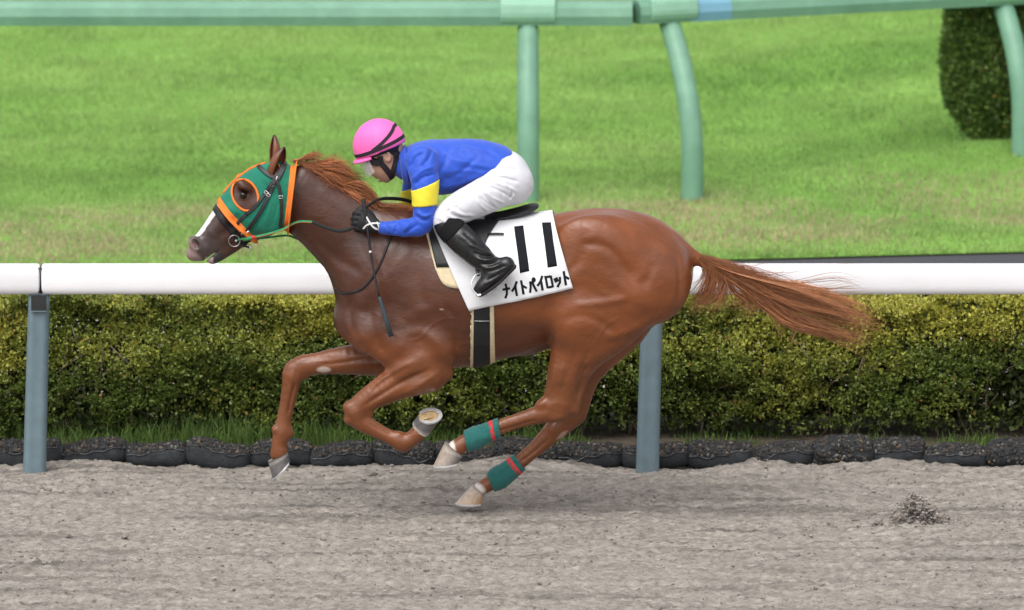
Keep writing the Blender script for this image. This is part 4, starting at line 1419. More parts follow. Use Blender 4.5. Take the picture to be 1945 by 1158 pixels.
ho = link("hood_shell", py_mesh("hood_shell", V, F2, True), M_hood, hood); solidify(ho, .003, -1)
B_hood = BVHTree.FromPolygons([tuple(v) for v in V], F)
HH = [B_hood, B_horse]
# eye bindings
for s in (1, -1):
    pts = []
    for a in np.linspace(0, 2*math.pi, 49)[:-1]:
        ca, sa = math.cos(EYE_R), math.sin(EYE_R)
        x = EYE_C[0]+EYE_A*math.cos(a)*ca-EYE_B*math.sin(a)*sa; y = EYE_C[1]+EYE_A*math.cos(a)*sa+EYE_B*math.sin(a)*ca
        h = hit(B_hood, x, y)
        p = h[0]+h[1]*.001; pts.append(Vector((p.x, p.y*s, p.z)))
    mb = MB(); mb.tube(pts+[pts[0]], .0058, 8, caps=False, flat=.75); mb.build("eye_binding", M_orange, hood)
    pts = []
    for a in np.linspace(-.9, 2.6, 14):
        h = hit(B_hood, 519+14*math.cos(a), 322+13*math.sin(a))
        if h: p = h[0]+h[1]*.001; pts.append(Vector((p.x, p.y*s, p.z)))
    mb = MB(); mb.tube(pts, .0045, 6); mb.build("ear_binding", M_orange, hood)
G2 = ring_sheet(B_hood, [((554, 297), (539, 446)), ((564, 303), (547, 447))], 4, 96, .003, maxr=.3); sheet_obj("neck_binding", G2, M_orange, hood)
G2 = ring_sheet(B_hood, [((413, 386), (487, 461)), ((421, 377), (494, 459))], 4, 96, .003, maxr=.3); sheet_obj("nose_binding", G2, M_orange, hood)
R_ = ribbon_pts(B_hood, [(424, 372), (445, 345), (470, 320), (495, 304)], 20, .002)
mb = MB()
pts = []
for q in np.linspace(0, 1, 24):
    px_ = np.interp(q, [0, .35, .7, 1], [424, 450, 480, 505]); h = B_hood.ray_cast(Vector((at(px_, 300, 0).x, 0, 3)), Vector((0, 0, -1)))
    if h[0] is not None: pts.append(h[0]+h[1]*.002)
mb.tube(pts, .006, 6, flat=.6); mb.build("face_seam", M_orange, hood)

# ---- bridle
M_bit = mat("bit_steel", (.45, .45, .46), rough=.3, metal=1.0, var=.1, vscale=60)
bridle = empty("bridle", at(440, 440, 0)); tag(bridle, "black leather race bridle with ring bit on the horse's head", "bridle")
G2 = ring_sheet(B_horse, [((403, 396), (462, 470)), ((412, 389), (473, 466))], 4, 72, .006, maxr=.25); sheet_obj("noseband", G2, M_leather, bridle, thick=.005)
ribbon(HH, [(522, 338), (505, 365), (485, 392), (462, 412), (449, 428), (443, 440)], 6.5, .005, "cheekpiece", M_leather, bridle, n=30, mirror=True)
ribbon(HH, [(524, 338), (515, 362), (500, 392), (484, 418), (468, 438)], 7, .007, "cheekpiece", M_leather, bridle, n=30, mirror=True)
ribbon(HH, [(524, 336), (531, 360), (534, 385), (534, 410), (532, 428), (536, 440)], 6.5, .005, "throatlash", M_leather, bridle, n=26, mirror=True)
ribbon(HH, [(487, 312), (498, 322), (512, 333), (524, 338)], 8, .006, "browband", M_leather, bridle, n=16, mirror=True)
ribbon(HH, [(539, 312), (534, 326), (527, 340)], 11, .006, "headpiece", M_leather, bridle, n=14, mirror=True)
for q in ((505, 366), (510, 371), (533, 374)):                   # buckles
    h = hit(HH, *q); c = h[0]+h[1]*.013; mb = MB(); pts = []
    t1 = Vector((.8, 0, -.6)) if q[0] < 530 else Vector((1, 0, 0)); t2 = h[1].cross(t1).normalized(); t1 = t2.cross(h[1])
    for a in ((-1, -1), (1, -1), (1, 1), (-1, 1), (-1, -1)): pts.append(c+t1*(.009*a[0])+t2*(.006*a[1]))
    mb.tube(pts, .0013, 5); mb.build("buckle", M_steel, bridle)
h = hit(HH, 526, 339); mb = MB(); mb.tube([h[0]+h[1]*.014+Vector((.003, 0, .009)), h[0]+h[1]*.014-Vector((.003, 0, .009))], .003, 6); mb.build("buckle", M_whitep, bridle)
for s in (1, -1):
    h = hit(HH, 445, 455); c = h[0]+h[1]*.010; mb = MB(); pts = []
    for a in np.linspace(0, 2*math.pi, 29): pts.append(Vector((c.x+.027*math.cos(a), (c.y-.004)*s, c.z+.027*math.sin(a))))
    mb.tube(pts, .0026, 7, caps=False); mb.build("bit_ring", M_bit, bridle)
bc = hit(HH, 445, 455)[0]
mb = MB(); mb.tube([Vector((bc.x+.01, bc.y-.006, bc.z-.004)), Vector((bc.x+.006, 0, bc.z-.010)), Vector((bc.x+.01, -bc.y+.006, bc.z-.004))], .006, 8); mb.build("bit_mouthpiece", M_steel, bridle)
for q in ((462, 440), (470, 438)):
    h = hit(HH, *q); c = h[0]+h[1]*.012; mb = MB(); mb.tube([c+Vector((-.008, 0, -.006)), c+Vector((.008, 0, .006))], .004, 6); mb.build("buckle", M_steel, bridle)
mb = MB(); pts = [at(455, 465, -.05), at(468, 468, -.045), at(474, 470, -.02), at(475, 470, .02), at(468, 468, .045)]
mb.tube(pts, .0045, 6); mb.build("chin_strap", M_leather, bridle)
mb = MB(); mb.tube([at(474, 463, -.03), at(476, 470, -.03), at(474, 476, -.03)], [.004, .007, .003], 6); mb.build("chin_buckle", M_steel, bridle)
# reins: green web from bit to neck, rubber grip to the hands, loop over the withers
HANDY = -.175
mb = MB(); p = [(452, 455, -.09), (468, 452, -.105), (500, 446, -.125), (535, 436, -.135), (565, 421, -.14), (595, 421, -.145)]
pts = [at(a, b, c) for a, b, c in spline(p, 26)]
mb.tube(pts, .0050, 6, flat=.45); mb.build("rein", M_rein, bridle)
mb = MB(); mb.tube([q+Vector((0, -.001, -.0042)) for q in pts[3:]], .0020, 5); mb.build("rein_edge", M_tan, bridle)
mb = MB(); mb.tube([at(462, 455, -.108), at(484, 450, -.118)], .0085, 8, flat=.6); mb.build("rein_billet", M_rein, bridle)
mb = MB(); mb.tube([at(479, 451.5, -.119), at(484, 450, -.121)], .0098, 8, flat=.6); mb.build("billet_keeper", M_red, bridle)
p = [(593, 421, -.145), (615, 430, -.155), (640, 438, -.165), (660, 436, -.17), (684, 425, HANDY)]
mb = MB(); mb.tube([at(a, b, c) for a, b, c in spline(p, 20)], .0085, 8, flat=.5); mb.build("rein_grip", M_rubber, bridle)
p = [(690, 402, -.15), (700, 390, -.11), (722, 378, -.04), (750, 377, .05), (775, 381, .11), (800, 392, .15)]
mb = MB(); mb.tube([at(a, b, c) for a, b, c in spline(p, 22)], .0085, 8, flat=.5); mb.build("rein_loop", M_rubber, bridle)
p = [(452, 455, .09), (500, 452, .10), (545, 447, .11), (575, 455, .12), (620, 440, .15), (690, 415, .14)]
mb = MB(); mb.tube([at(a, b, c) for a, b, c in spline(p, 22)], .005, 6, flat=.5); mb.build("rein", M_rein, bridle)

# ---- neck strap
strap = empty("neck_strap", at(660, 556, 0)); tag(strap, "thin black neck strap round the base of the horse's neck", "strap")
R_ = [q for q, n in ribbon_pts(B_horse, [(640, 549), (648, 555), (668, 555), (690, 546), (712, 520), (728, 488), (742, 452), (755, 425)], 36, .005)]
mb = MB(); mb.tube(R_, .0055, 6, flat=.6); mb.tube([Vector((p.x, -p.y, p.z)) for p in R_], .0055, 6, flat=.6)
mb.tube([R_[0], Vector((R_[0].x-.006, 0, R_[0].z+.004)), Vector((R_[0].x, -R_[0].y, R_[0].z))], .0055, 6)
mb.tube([R_[-1], Vector((R_[-1].x+.01, 0, R_[-1].z+.05)), Vector((R_[-1].x, -R_[-1].y, R_[-1].z))], .0055, 6)
mb.build("strap_loop", M_leather, strap)

# ---- leg bandages
for (lines, Y, lab, tp) in (([((946, 796), (950, 827)), ((925, 803), (930, 838)), ((905, 810), (907, 848)), ((881, 821), (887, 851))], Y1, "green leg bandage with red tape on the near hind leg", ((935, 799), (941, 832), (928, 802), (935, 836))),
                        ([((976, 862), (998, 892)), ((962, 878), (983, 906)), ((944, 890), (966, 921)), ((927, 903), (937, 927))], Y2, "green leg bandage with red tape on the far hind leg", ((969, 868), (992, 897), (962, 874), (985, 903)))):
    wr = empty("leg_bandage", at(915 if Y < 0 else 955, 830 if Y < 0 else 900, Y)); tag(wr, lab, "bandage", "hind leg bandages")
    G = ring_sheet(B_horse, lines, 22, 32, .006, cy=Y, maxr=.10)
    # overlapping turns of the bandage
    for i, row in enumerate(G):
        A = sum(row, Vector())/len(row)
        row[:] = [p+(p-A).normalized()*(.0026*((i*.37) % 1)+.0014*math.sin(j*1.3+i*.9)*math.sin(i*.7+j*.21)) for j, p in enumerate(row)]
    sheet_obj("wrap", G, M_wrap, wr, thick=.004); Bw = arrs(G)
    G = ring_sheet(Bw, [((tp[0]), (tp[1])), ((tp[2]), (tp[3]))], 3, 32, .0025, cy=Y, maxr=.12); sheet_obj("tape", G, M_red, wr, thick=.002)

# ---- pads, number cloth, girth, saddle
def drape(lines, ns, nph, off, cf, bvh):
    L = np.array([list(a)+list(b) for a, b in lines], float)
    L = spline(L, ns) if len(L) > 2 else np.array([L[0]+(L[1]-L[0])*t for t in np.linspace(0, 1, ns)])
    ph = []
    for r in L:
        A = at(r[0], r[1], 0); B = at(r[2], r[3], 0); c = A.lerp(B, cf); u = (A-B).normalized()
        h = hit(bvh, r[2], r[3])
        q = h[0]-c
        ph.append(math.atan2(abs(q.y), q.dot(u)))
    return ring_sheet(bvh, lines, ns, nph, off, cf=cf, phis=lambda s: np.linspace(ph[int(round(s*(ns-1)))], -ph[int(round(s*(ns-1)))], nph), maxr=.5)

pad = empty("saddle_pad", at(860, 500, -.2)); tag(pad, "cream felt pad showing in front of the number cloth", "pad")
G = drape([((800, 402), (832, 510)), ((826, 402), (848, 540)), ((862, 408), (884, 548)), ((905, 412), (925, 552)), ((1040, 400), (1070, 520))], 44, 60, .004, .62, B_horse)
sheet_obj("felt", G, M_cream, pad, closed=False, thick=.006); B_pad = arrs(G, False)
G = drape([((806, 401), (833, 505)), ((850, 406), (865, 505)), ((905, 412), (918, 505))], 24, 50, .010, .62, B_pad)
sheet_obj("binding", G, M_leather, pad, closed=False, thick=.003); B_pad2 = arrs(G, False)

cloth = empty("number_cloth", at(980, 500, -.25)); tag(cloth, "white number cloth printed with 11 and the horse's name", "number cloth")
G = drape([((812, 400), (897, 584)), ((850, 404), (930, 576)), ((900, 410), (985, 565)), ((960, 408), (1036, 554)), ((1049, 399), (1091, 543))], 90, 96, .016, .60, B_horse)
r = np.random.default_rng(5)
# stretch marks and slack in the cloth
for i, row in enumerate(G):
    for j, p in enumerate(row):
        s = i/89; f = j/95
        w_ = min(f, 1-f)*2
        dl = .0035*math.sin(s*34+w_*9)*(1-w_)*sstep(.1, .6, s) + .003*math.sin(s*12-w_*17+1)*(.4+.6*s)+.004*float(vnoise(np.array([s*7]), np.array([f*9]), 3)[0])
        n_ = Vector((0, -1 if f < .5 else 1, .3)).normalized()
        row[j] = p+n_*(float(dl)+.002)
sheet_obj("cloth_panel", G, M_cloth, cloth, closed=False, thick=.003); B_cloth = arrs(G, False)
edge = [row[0] for row in G]
BC = [B_cloth]
def digit(q): patch(BC, q, 5, 14, .0035, "digit", M_ink, cloth, thick=.0015)
digit(((976.5, 431), (994, 429), (1005.5, 515), (988, 518.5)))
digit(((1029.5, 423.5), (1047, 423), (1058, 505), (1040.5, 508)))
# katakana strokes
TL = np.array((952.0, 541.5)); EX = np.array((129.0, -28.0)); EY = np.array((4.5, 24.5))
KA = {'na': [[(.03, .36), (.97, .36)], [(.55, .0), (.55, .42), (.44, .74), (.15, 1)]],
      'i': [[(.88, .0), (.5, .36), (.05, .60)], [(.60, .32), (.60, 1)]],
      'to': [[(.30, .0), (.30, 1)], [(.30, .36), (.85, .60)]],
      'pa': [[(.34, .22), (.27, .6), (.02, .98)], [(.58, .22), (.76, .6), (.98, .98)], [(.86, .0), (.99, .08), (.99, .17), (.86, .24), (.74, .17), (.74, .08), (.86, .0)]],
      'ro': [[(.10, .12), (.90, .12), (.90, .92), (.10, .92), (.10, .06)]],
      'tsu': [[(.10, .38), (.22, .62)], [(.40, .34), (.50, .58)], [(.88, .36), (.78, .72), (.34, 1)]]}
seq = ['na', 'i', 'to', 'pa', 'i', 'ro', 'tsu', 'to']
cw = 1/8
for k_, ch in enumerate(seq):
    mb = MB()
    for st in KA[ch]:
        P = np.array(st, float)
        Q = [P[0]]
        for a, b in zip(P[:-1], P[1:]):
            m_ = max(2, int(np.linalg.norm(b-a)*8))
            for t in np.linspace(0, 1, m_+1)[1:]: Q.append(a+(b-a)*t)
        pix = [TL+EX*((k_+.10+.80*q[0])*cw)+EY*(q[1]) for q in Q]
        V = []
        for i, q in enumerate(pix):
            d = pix[min(i+1, len(pix)-1)]-pix[max(i-1, 0)]; d = d/(np.linalg.norm(d)+1e-9); n_ = np.array((-d[1], d[0]))
            wd = 2.25
            q2 = q+(d*(-1.2 if i == 0 else (1.2 if i == len(pix)-1 else 0)))
            for sg in (-wd, wd):
                h = hit(BC, *(q2+n_*sg))
                V.append(h[0]+h[1]*.0035 if h else at(q2[0], q2[1], -.3))
        mb.add(V, [(2*i, 2*i+1, 2*i+3, 2*i+2) for i in range(len(pix)-1)])
    solidify(mb.build("lettering", M_ink, cloth, smooth=False), .001, 0)

saddle = empty("race_saddle", at(950, 420, 0)); tag(saddle, "small black racing saddle with girth and stirrup under the jockey", "saddle")
SP = chain([(1019, 391, 5, .055, 0), (1004, 396, 7.5, .085, 0), (980, 404, 8.5, .095, 0), (945, 412, 9, .09, 0), (905, 415, 10, .075, 0), (868, 408, 13, .06, 0), (850, 402, 11, .05, 0)], k=.01, sub=5)
SV, SF, SN = sdf_mesh(SP, .006); link("seat", np_mesh("seat", SV, SF), M_leather, saddle)
# flap hugging the near and far side
for s in (1, -1):
    V = []; nu, nv = 14, 16
    tl, tr, br, bl = [np.array(q, float) for q in ((866, 420), (950, 418), (914, 488), (896, 490))]
    for i in range(nv):
        b = i/(nv-1)
        for j in range(nu):
            a = j/(nu-1); p = (tl*(1-a)+tr*a)*(1-b)+(bl*(1-a)+br*a)*b
            if a > .5: p[0] -= 6*math.sin(b*3.1)*a
            h = hit([B_cloth, B_horse], *p)
            q = h[0]+h[1]*.008; V.append(Vector((q.x, q.y*s, q.z)))
    o = link("flap", py_mesh("flap", V, grid_faces(nv, nu), True), M_leather, saddle); solidify(o, .004, 0)
mb = MB(); hh_ = [hit([B_cloth, B_horse], *q) for q in ((926, 447), (942, 447), (957, 448))]; mb.tube([h[0]+h[1]*.014 for h in hh_], .005, 6); mb.build("billet_end", M_leather, saddle)
# girth and its felt
G = ring_sheet(B_horse, [((900, 412), (893, 699)), ((903, 412), (897, 699)), ((935, 412), (941, 686))], 12, 110, .007, cf=.55, phis=lambda s: np.linspace(1.15, 2*math.pi-1.15, 110), maxr=.5)
sheet_obj("girth_felt", G, M_cream, saddle, closed=False, thick=.004); B_g = arrs(G, False)
G = ring_sheet(B_g, [((902, 412), (899, 699)), ((930, 412), (931, 690))], 8, 110, .004, cf=.55, phis=lambda s: np.linspace(1.16, 2*math.pi-1.16, 110), maxr=.5)
G2_ = G
sheet_obj("girth", G, M_girth, saddle, closed=False, thick=.004)
h1, h2 = hit([arrs(G, False)], 901, 609), hit([arrs(G, False)], 930, 609)
if h1 and h2:
    mb = MB(); mb.tube([h1[0]+h1[1]*.002, h1[0].lerp(h2[0], .5)+h1[1]*.004, h2[0]+h2[1]*.002], .0012, 5); mb.build("stitch_line", M_whitep, saddle)

# ================================================================== JOCKEY
M_skin = mat("skin", (.52, .30, .21), rough=.55, spec=.35, var=.06, vscale=40, bump=.05, bscale=300)
M_shirt = mat("blue_silks", (.020, .080, .50), rough=.55, spec=.35, var=.06, vscale=8, bump=.10, bscale=25, bdist=.01, sheen=.15)
M_yellow = mat("yellow_silks", (.78, .66, .045), rough=.55, spec=.3, var=.05, vscale=10, bump=.10, bscale=25, bdist=.01)
M_white_b = mat("white_breeches", (.62, .62, .66), rough=.55, spec=.3, var=.02, vscale=10, bump=.06, bscale=30, bdist=.01)
M_boot = mat("black_boot_leather", (.008, .008, .009), rough=.33, spec=.5, var=.3, vscale=20, bump=.18, bscale=45, bdist=.012, rvar=.1)
M_bootcuff = mat("boot_cuff_cloth", (.008, .008, .009), rough=.9, spec=.2)
M_pink = mat("pink_helmet_cover", (.90, .15, .46), rough=.5, spec=.35, var=.03, vscale=12, bump=.08, bscale=18, bdist=.01)
M_elastic = mat("black_elastic", (.02, .014, .02), rough=.8)
M_glove = mat("black_glove", (.015, .015, .016), rough=.6, spec=.35, bump=.2, bscale=250)
M_hairj = mat("black_hair", (.012, .011, .011), rough=.5)
M_glass = mat("clear_visor", (.92, .94, .96), rough=.08, spec=.6, alpha=.22)
M_lens = mat("dark_goggle", (.008, .008, .010), rough=.12, spec=.7)

jock = empty("person", at(900, 400, 0))
tag(jock, "jockey in blue and yellow silks, white breeches and pink helmet crouched over the saddle", "person")

SH = .165                                    # shoulder half width
def torso_chain(g):
    return chain([(772, 316, 26+g, .075+g/400, 0), (792, 310, 36+g, .135+g/400, 0), (815, 309, 43+g, .17+g/400, 0), (850, 312, 47+g, .165+g/400, 0), (890, 310, 46+g, .148+g/400, 0), (922, 312, 44+g, .14+g/400, 0), (945, 318, 42+g, .142+g/400, 0)], k=.03)
def arm_chain(s, g, wrist=True):
    ox = 0 if s < 0 else -22
    oy = 0 if s < 0 else 4
    pts = [(800+ox*.3, 300, 31+g, .06+g/400, s*SH), (806+ox*.5, 335, 27+g, .056+g/400, s*.205), (807+ox, 372, 23+g, .054+g/400, s*.225), (806+ox, 405, 21+g, .05+g/400, s*.232), (801+ox, 425, 20+g, .047+g/400, s*.235),
           (786+ox, 431+oy, 17.5+g, .045+g/400, s*.228), (760+ox, 433+oy, 15.5+g, .04+g/400, s*.205), (728+ox*.3, 433, 12+g*.7, .031+g/500, s*.182)]
    return pts
def leg_pts(s, g):
    return [(968, 341, 40+g, .09+g/400, s*.085), (940, 361, 37+g, .092+g/400, s*.115), (905, 379, 33+g, .085+g/400, s*.16), (872, 395, 30+g, .075+g/400, s*.205), (848, 412, 24+g, .064+g/400, s*.232), (846, 424, 22+g, .055+g/400, s*.245), (862, 440, 23+g, .052+g/400, s*.262)]
def shin_pts(s, g):
    return [(846, 424, 21+g, .052, s*.250), (862, 440, 24+g, .054+g/400, s*.268), (885, 462, 25+g, .054+g/400, s*.30), (908, 484, 22+g, .048+g/400, s*.325), (928, 502, 18+g, .043+g/400, s*.338), (940, 510, 17+g, .042+g/400, s*.345)]
def foot_pts(s, g):
    return [(961, 502, 13+g, .034, s*.345), (950, 513, 16+g, .037, s*.348), (934, 527, 14+g, .040, s*.352), (918, 541, 12+g, .043, s*.356), (909, 550, 9+g, .034, s*.357)]
# one continuous body: head, neck, trunk, limbs
BODY = torso_chain(-8)
HEAD = chain([(775, 318, 22, .058, 0), (760, 316, 19, .052, 0), (745, 312, 20, .053, 0)], k=.02)
HEAD += [ball(727, 283, 40, .076, 0, k=.02, r2=36, ang=math.radians(20)), ball(724, 308, 28, .062, 0, k=.03, r2=30)]
HEAD += chain([(724, 316, 20, .055, 0), (733, 332, 12, .036, 0), (734, 339, 7.5, .022, 0)], k=.025)     # jaw and chin
HEAD += chain([(703, 305, 4, .012, 0), (705, 317, 5, .012, 0), (710, 326, 5.5, .015, 0)], k=.012)     # nose
HEAD += [ball(718, 335, 5.5, .024, 0, k=.006, r2=3.6, ang=math.radians(-40)), ball(724, 341, 5.5, .022, 0, k=.006, r2=3.6, ang=math.radians(-40))]
HEAD += [ball(719, 339, 7, .03, 0, k=.004, r2=1.4, ang=math.radians(-45), sub=True)]
for s in (-1, 1):
    HEAD += [ball(735, 296, 12, .010, s*.072, k=.008, r2=8, ang=math.radians(70)), ball(734, 296, 7, .008, s*.083, k=.005, r2=4, ang=math.radians(70), sub=True),
             ball(709, 309, 6, .010, s*.030, k=.01, r2=5, sub=True)]
BODY = BODY+HEAD
for s in (-1, 1):
    BODY += chain(arm_chain(s, -7), k=.02) + chain(leg_pts(s, -7), k=.03) + chain([(p[0], p[1], p[2]*.8, p[3]*.8, p[4]) for p in shin_pts(s, -6)], k=.02) + chain([(p[0]*.6+940*.4, p[1]*.6+525*.4, p[2]*.5, p[3]*.5, p[4]) for p in foot_pts(s, -4)], k=.015)
    BODY += chain([(728, 433, 8, .022, s*.18), (712, 428, 10, .022, s*.182), (698, 420, 12, .022, s*.182)], k=.01)
BV, BF, BN = sdf_mesh(BODY, .0055)
link("body", np_mesh("jockey_body", BV, BF), M_skin, jock)
B_body = bvh_of(BV, BF)

# shirt
SHP = torso_chain(0)
for s in (-1, 1): SHP += chain(arm_chain(s, 0), k=.035)
SHP += [ball(835, 345, 34, .13, 0, k=.06, r2=20)]
# hollow at the waist end is hidden by the breeches
SV, SF, SN = sdf_mesh(SHP, .005)
SN = vnormals(SV, SF)
SV = strokes(SV, SN, [([(800, 318), (815, 300), (822, 280)], 4, -0.0085), ([(830, 335), (845, 310), (850, 290)], 5, -0.0068), ([(835, 345), (870, 330), (905, 300)], 5, -0.0085),
                      ([(860, 300), (900, 312), (935, 318)], 5, 0.0068), ([(850, 285), (890, 282), (930, 290)], 5, 0.0068), ([(840, 355), (880, 345), (925, 325)], 4, 0.0068),
                      ([(845, 365), (880, 355), (915, 340)], 3.5, -0.0068), ([(782, 345), (800, 325), (826, 315)], 4, 0.0085), ([(785, 352), (805, 336), (828, 330)], 3, -0.0085),
                      ([(778, 320), (790, 300), (805, 288)], 4, -0.0085), ([(790, 400), (805, 410), (822, 405)], 3, 0.0085), ([(788, 408), (803, 418), (818, 415)], 3, -0.0068), ([(795, 425), (780, 435), (770, 443)], 3, -0.0085),
                      ([(790, 415), (775, 428), (765, 440)], 3, 0.0068), ([(760, 422), (752, 432), (750, 444)], 3, -0.0068), ([(742, 422), (737, 432), (738, 443)], 3, 0.0051),
                      ([(880, 270), (920, 285), (950, 300)], 4, -0.0051), ([(855, 325), (895, 325), (930, 330)], 3.5, 0.0051)], near=True)
SV += SN*(.0042*fbm(SV[:, 0]*26+SV[:, 2]*18, SV[:, 2]*30-SV[:, 1]*14, 3, 201))[:, None].astype(np.float32)
link("shirt", np_mesh("shirt", SV, SF), M_shirt, jock)
B_shirt = bvh_of(SV, SF)
# collar
G = ring_sheet(B_shirt, [((771, 284), (779, 348)), ((759, 288), (766, 338))], 6, 48, .005, cf=.5, maxr=.14)
for i, row in enumerate(G):
    c_ = at(760+(5-i)*2, 314, 0)
    row[:] = [p.lerp(p+(p-c_)*.06, 1) for p in row]
sheet_obj("collar", G, M_shirt, jock, thick=.004)
# yellow arm bands
for s in (-1, 1):
    ox = 0 if s < 0 else -17
    dy = 0
    A1 = ((783+ox, 361), (831+ox, 342)); A2 = ((784+ox, 375), (829+ox, 365)); A3 = ((783+ox, 391), (830+ox, 387))
    G = ring_sheet(B_shirt, [A1, A2, A3], 12, 44, .0025, cy=s*.222, maxr=.11); sheet_obj("armband", G, M_yellow, jock, thick=.002)

# breeches
BP = chain([(951, 325, 41, .146, 0), (960, 330, 44, .155, 0), (968, 342, 42, .155, 0)], k=.03)
for s in (-1, 1):
    BP += chain(leg_pts(s, 0), k=.035) + [ball(977, 352, 33, .085, s*.075, k=.04, r2=34)]
V_, F_, N_ = sdf_mesh(BP, .005)
N_ = vnormals(V_, F_)
V_ = strokes(V_, N_, [([(935, 335), (960, 338), (985, 345)], 2.6, -0.0068), ([(930, 345), (958, 352), (985, 365)], 2.6, 0.0051), ([(925, 352), (955, 365), (978, 380)], 2.4, -0.0068), ([(915, 360), (935, 375), (965, 388)], 2.4, 0.0051),
                      ([(910, 372), (925, 385), (945, 397)], 2.2, -0.0068), ([(905, 378), (915, 392), (930, 402)], 2.2, 0.0051), ([(850, 395), (875, 405), (905, 410)], 2.5, 0.0051), ([(845, 402), (870, 412), (895, 415)], 2.2, -0.0051),
                      ([(835, 405), (850, 400), (870, 392)], 2.4, -0.0051), ([(945, 330), (962, 320), (985, 322)], 2.4, -0.0051), ([(933, 330), (945, 318), (962, 306)], 2.6, -0.0068), ([(830, 412), (842, 418), (850, 424)], 2.2, 0.0051)], near=True)
V_ = strokes(V_, N_, [([(940+i*7, 338+i*3+3*math.sin(i*2)), (958+i*5, 352+i*4), (975-i*3, 372+i*3)], 2.0, (-.005 if i % 2 else .0035)) for i in range(5)]+[([(898+i*9, 358-i*3), (912+i*8, 374-i*2), (932+i*5, 392-i*1)], 1.9, (-.0045 if i % 2 else .003)) for i in range(6)]+[([(838+i*8, 398-i*3), (852+i*8, 410-i*3), (872+i*7, 416-i*2)], 1.9, (-.004 if i % 2 else .003)) for i in range(4)], near=True)
V_ = V_ + N_*(.0022*fbm(V_[:, 0]*20-V_[:, 2]*16, V_[:, 2]*22+V_[:, 0]*10+V_[:, 1]*9, 3, 211))[:, None].astype(np.float32)
link("breeches", np_mesh("breeches", V_, F_), M_white_b, jock)

# boots
for s in (-1, 1):
    bt = chain(shin_pts(s, 2), k=.02) + chain(foot_pts(s, 1), k=.03)
    bt += [ball(966, 502, 13, .034, s*.345, k=.02, r2=10, ang=math.radians(60))]
    V_, F_, N_ = sdf_mesh(bt, .005); N_ = vnormals(V_, F_)
    if s < 0:
        V_ = strokes(V_, N_, [([(900, 458), (920, 466), (938, 478)], 2.6, -.008), ([(893, 464), (914, 474), (935, 484)], 2.6, .007), ([(898, 478), (918, 486), (940, 486)], 2.6, -.008), ([(905, 490), (925, 494), (945, 489)], 2.6, .007),
                              ([(910, 500), (930, 502), (950, 494)], 2.6, -.008), ([(916, 508), (935, 508), (955, 499)], 2.4, .006), ([(925, 516), (942, 512), (962, 503)], 2.4, -.006), ([(870, 445), (885, 455), (900, 470)], 5, .005),
                              ([(880, 440), (895, 452), (908, 462)], 3, -.005), ([(925, 532), (942, 524), (960, 512)], 2.2, -.005), ([(918, 540), (935, 532), (950, 522)], 2.2, .004)], near=True)
    else:
        pass
    b_ = link("boot", np_mesh("boot", V_, F_), M_boot, jock)
    Bb = bvh_of(V_, F_)
    G = ring_sheet(Bb, [((853, 411), (829, 438)), ((866, 416), (840, 447)), ((884, 420), (852, 452))] if s < 0 else [((853, 398), (829, 424)), ((870, 404), (844, 436))], 8, 36, .003, cy=s*.262, maxr=.11)
    sheet_obj("cuff", G, M_bootcuff, b_, thick=.003)
    # sole
    S_ = chain([(976, 506, 5, .030, s*.345), (962, 521, 4, .031, s*.348), (944, 538, 4, .036, s*.354), (925, 552, 4, .040, s*.357), (911, 560, 4, .034, s*.357)], k=.01)
    V_, F_, N_ = sdf_mesh(S_, .006); link("sole", np_mesh("boot_sole", V_, F_), M_rubber, b_)

# stirrups hang from the saddle
for s in (-1, 1):
    sy = s*.352
    mb = MB()
    mb.tube([at(887, 470, s*.30), at(899, 490, s*.315), at(907, 516, s*.345), at(909, 524, s*.352)], .0075, 6, flat=.35, ref=(1, 0, 0)); mb.build("stirrup_leather", M_leather, saddle)
    mb = MB()
    arch = [(941, 546, .325), (934, 534, .318), (921, 524, .33), (908, 520, .352), (899, 528, .372), (895, 541, .385), (900, 553, .392), (908, 560, .395)]
    pts = [at(a, b + (0 if s < 0 else -0), s*c) for a, b, c in spline(arch, 26)]
    mb.tube(pts, .0042, 7); mb.build("stirrup_iron", M_steel, saddle)
    mb = MB(); mb.tube([at(906, 561, s*.398), at(925, 558, s*.365), at(942, 547, s*.322)], .0065, 7); mb.build("stirrup_tread", M_steel, saddle)

# helmet
hel = empty("helmet", at(720, 272, 0)); hel.parent = jock; hel.matrix_parent_inverse = jock.matrix_basis.inverted()
upv = Vector((-.33, 0, .944)).normalized(); fwd = Vector((-.944, 0, -.33)).normalized(); latv = Vector((0, 1, 0))
hc = at(721, 277, 0)
def hp(f, u, l): return hc+fwd*f+upv*u+latv*l
V = []; nr_, nc_h = 22, 48
for i in range(nr_):
    e = math.pi/2*(1-i/(nr_-1)*1.13)
    for j in range(nc_h):
        a = 2*math.pi*j/nc_h
        f = .122*math.cos(e)*math.cos(a); l = .104*math.cos(e)*math.sin(a); u = .126*math.sin(e) if e > 0 else .10*math.sin(e)
        if f < 0: u += .004*math.cos(e)
        bmp = .0012*math.sin(a*6+e*5)
        V.append(hp(f*(1+bmp*8), u, l))
F = grid_faces(nr_, nc_h, True)
sh = link("shell", py_mesh("shell", V, F, True), M_pink, hel); solidify(sh, .004, 1)
B_hel = BVHTree.FromPolygons([tuple(v) for v in V], F)
mb = MB(); pr = []
n_ = 18; V = []
for j in range(n_):
    a = -1.15+2.3*j/(n_-1)
    for (rr_, dz) in ((.98, -.003), (1.0+.20*math.cos(a*1.1)**1.5, -.016), (1.0+.20*math.cos(a*1.1)**1.5, -.011), (.98, .006)):
        V.append(hp(.122*rr_*math.cos(a), -.022+dz*1.0, .104*rr_*math.sin(a)))
F = []
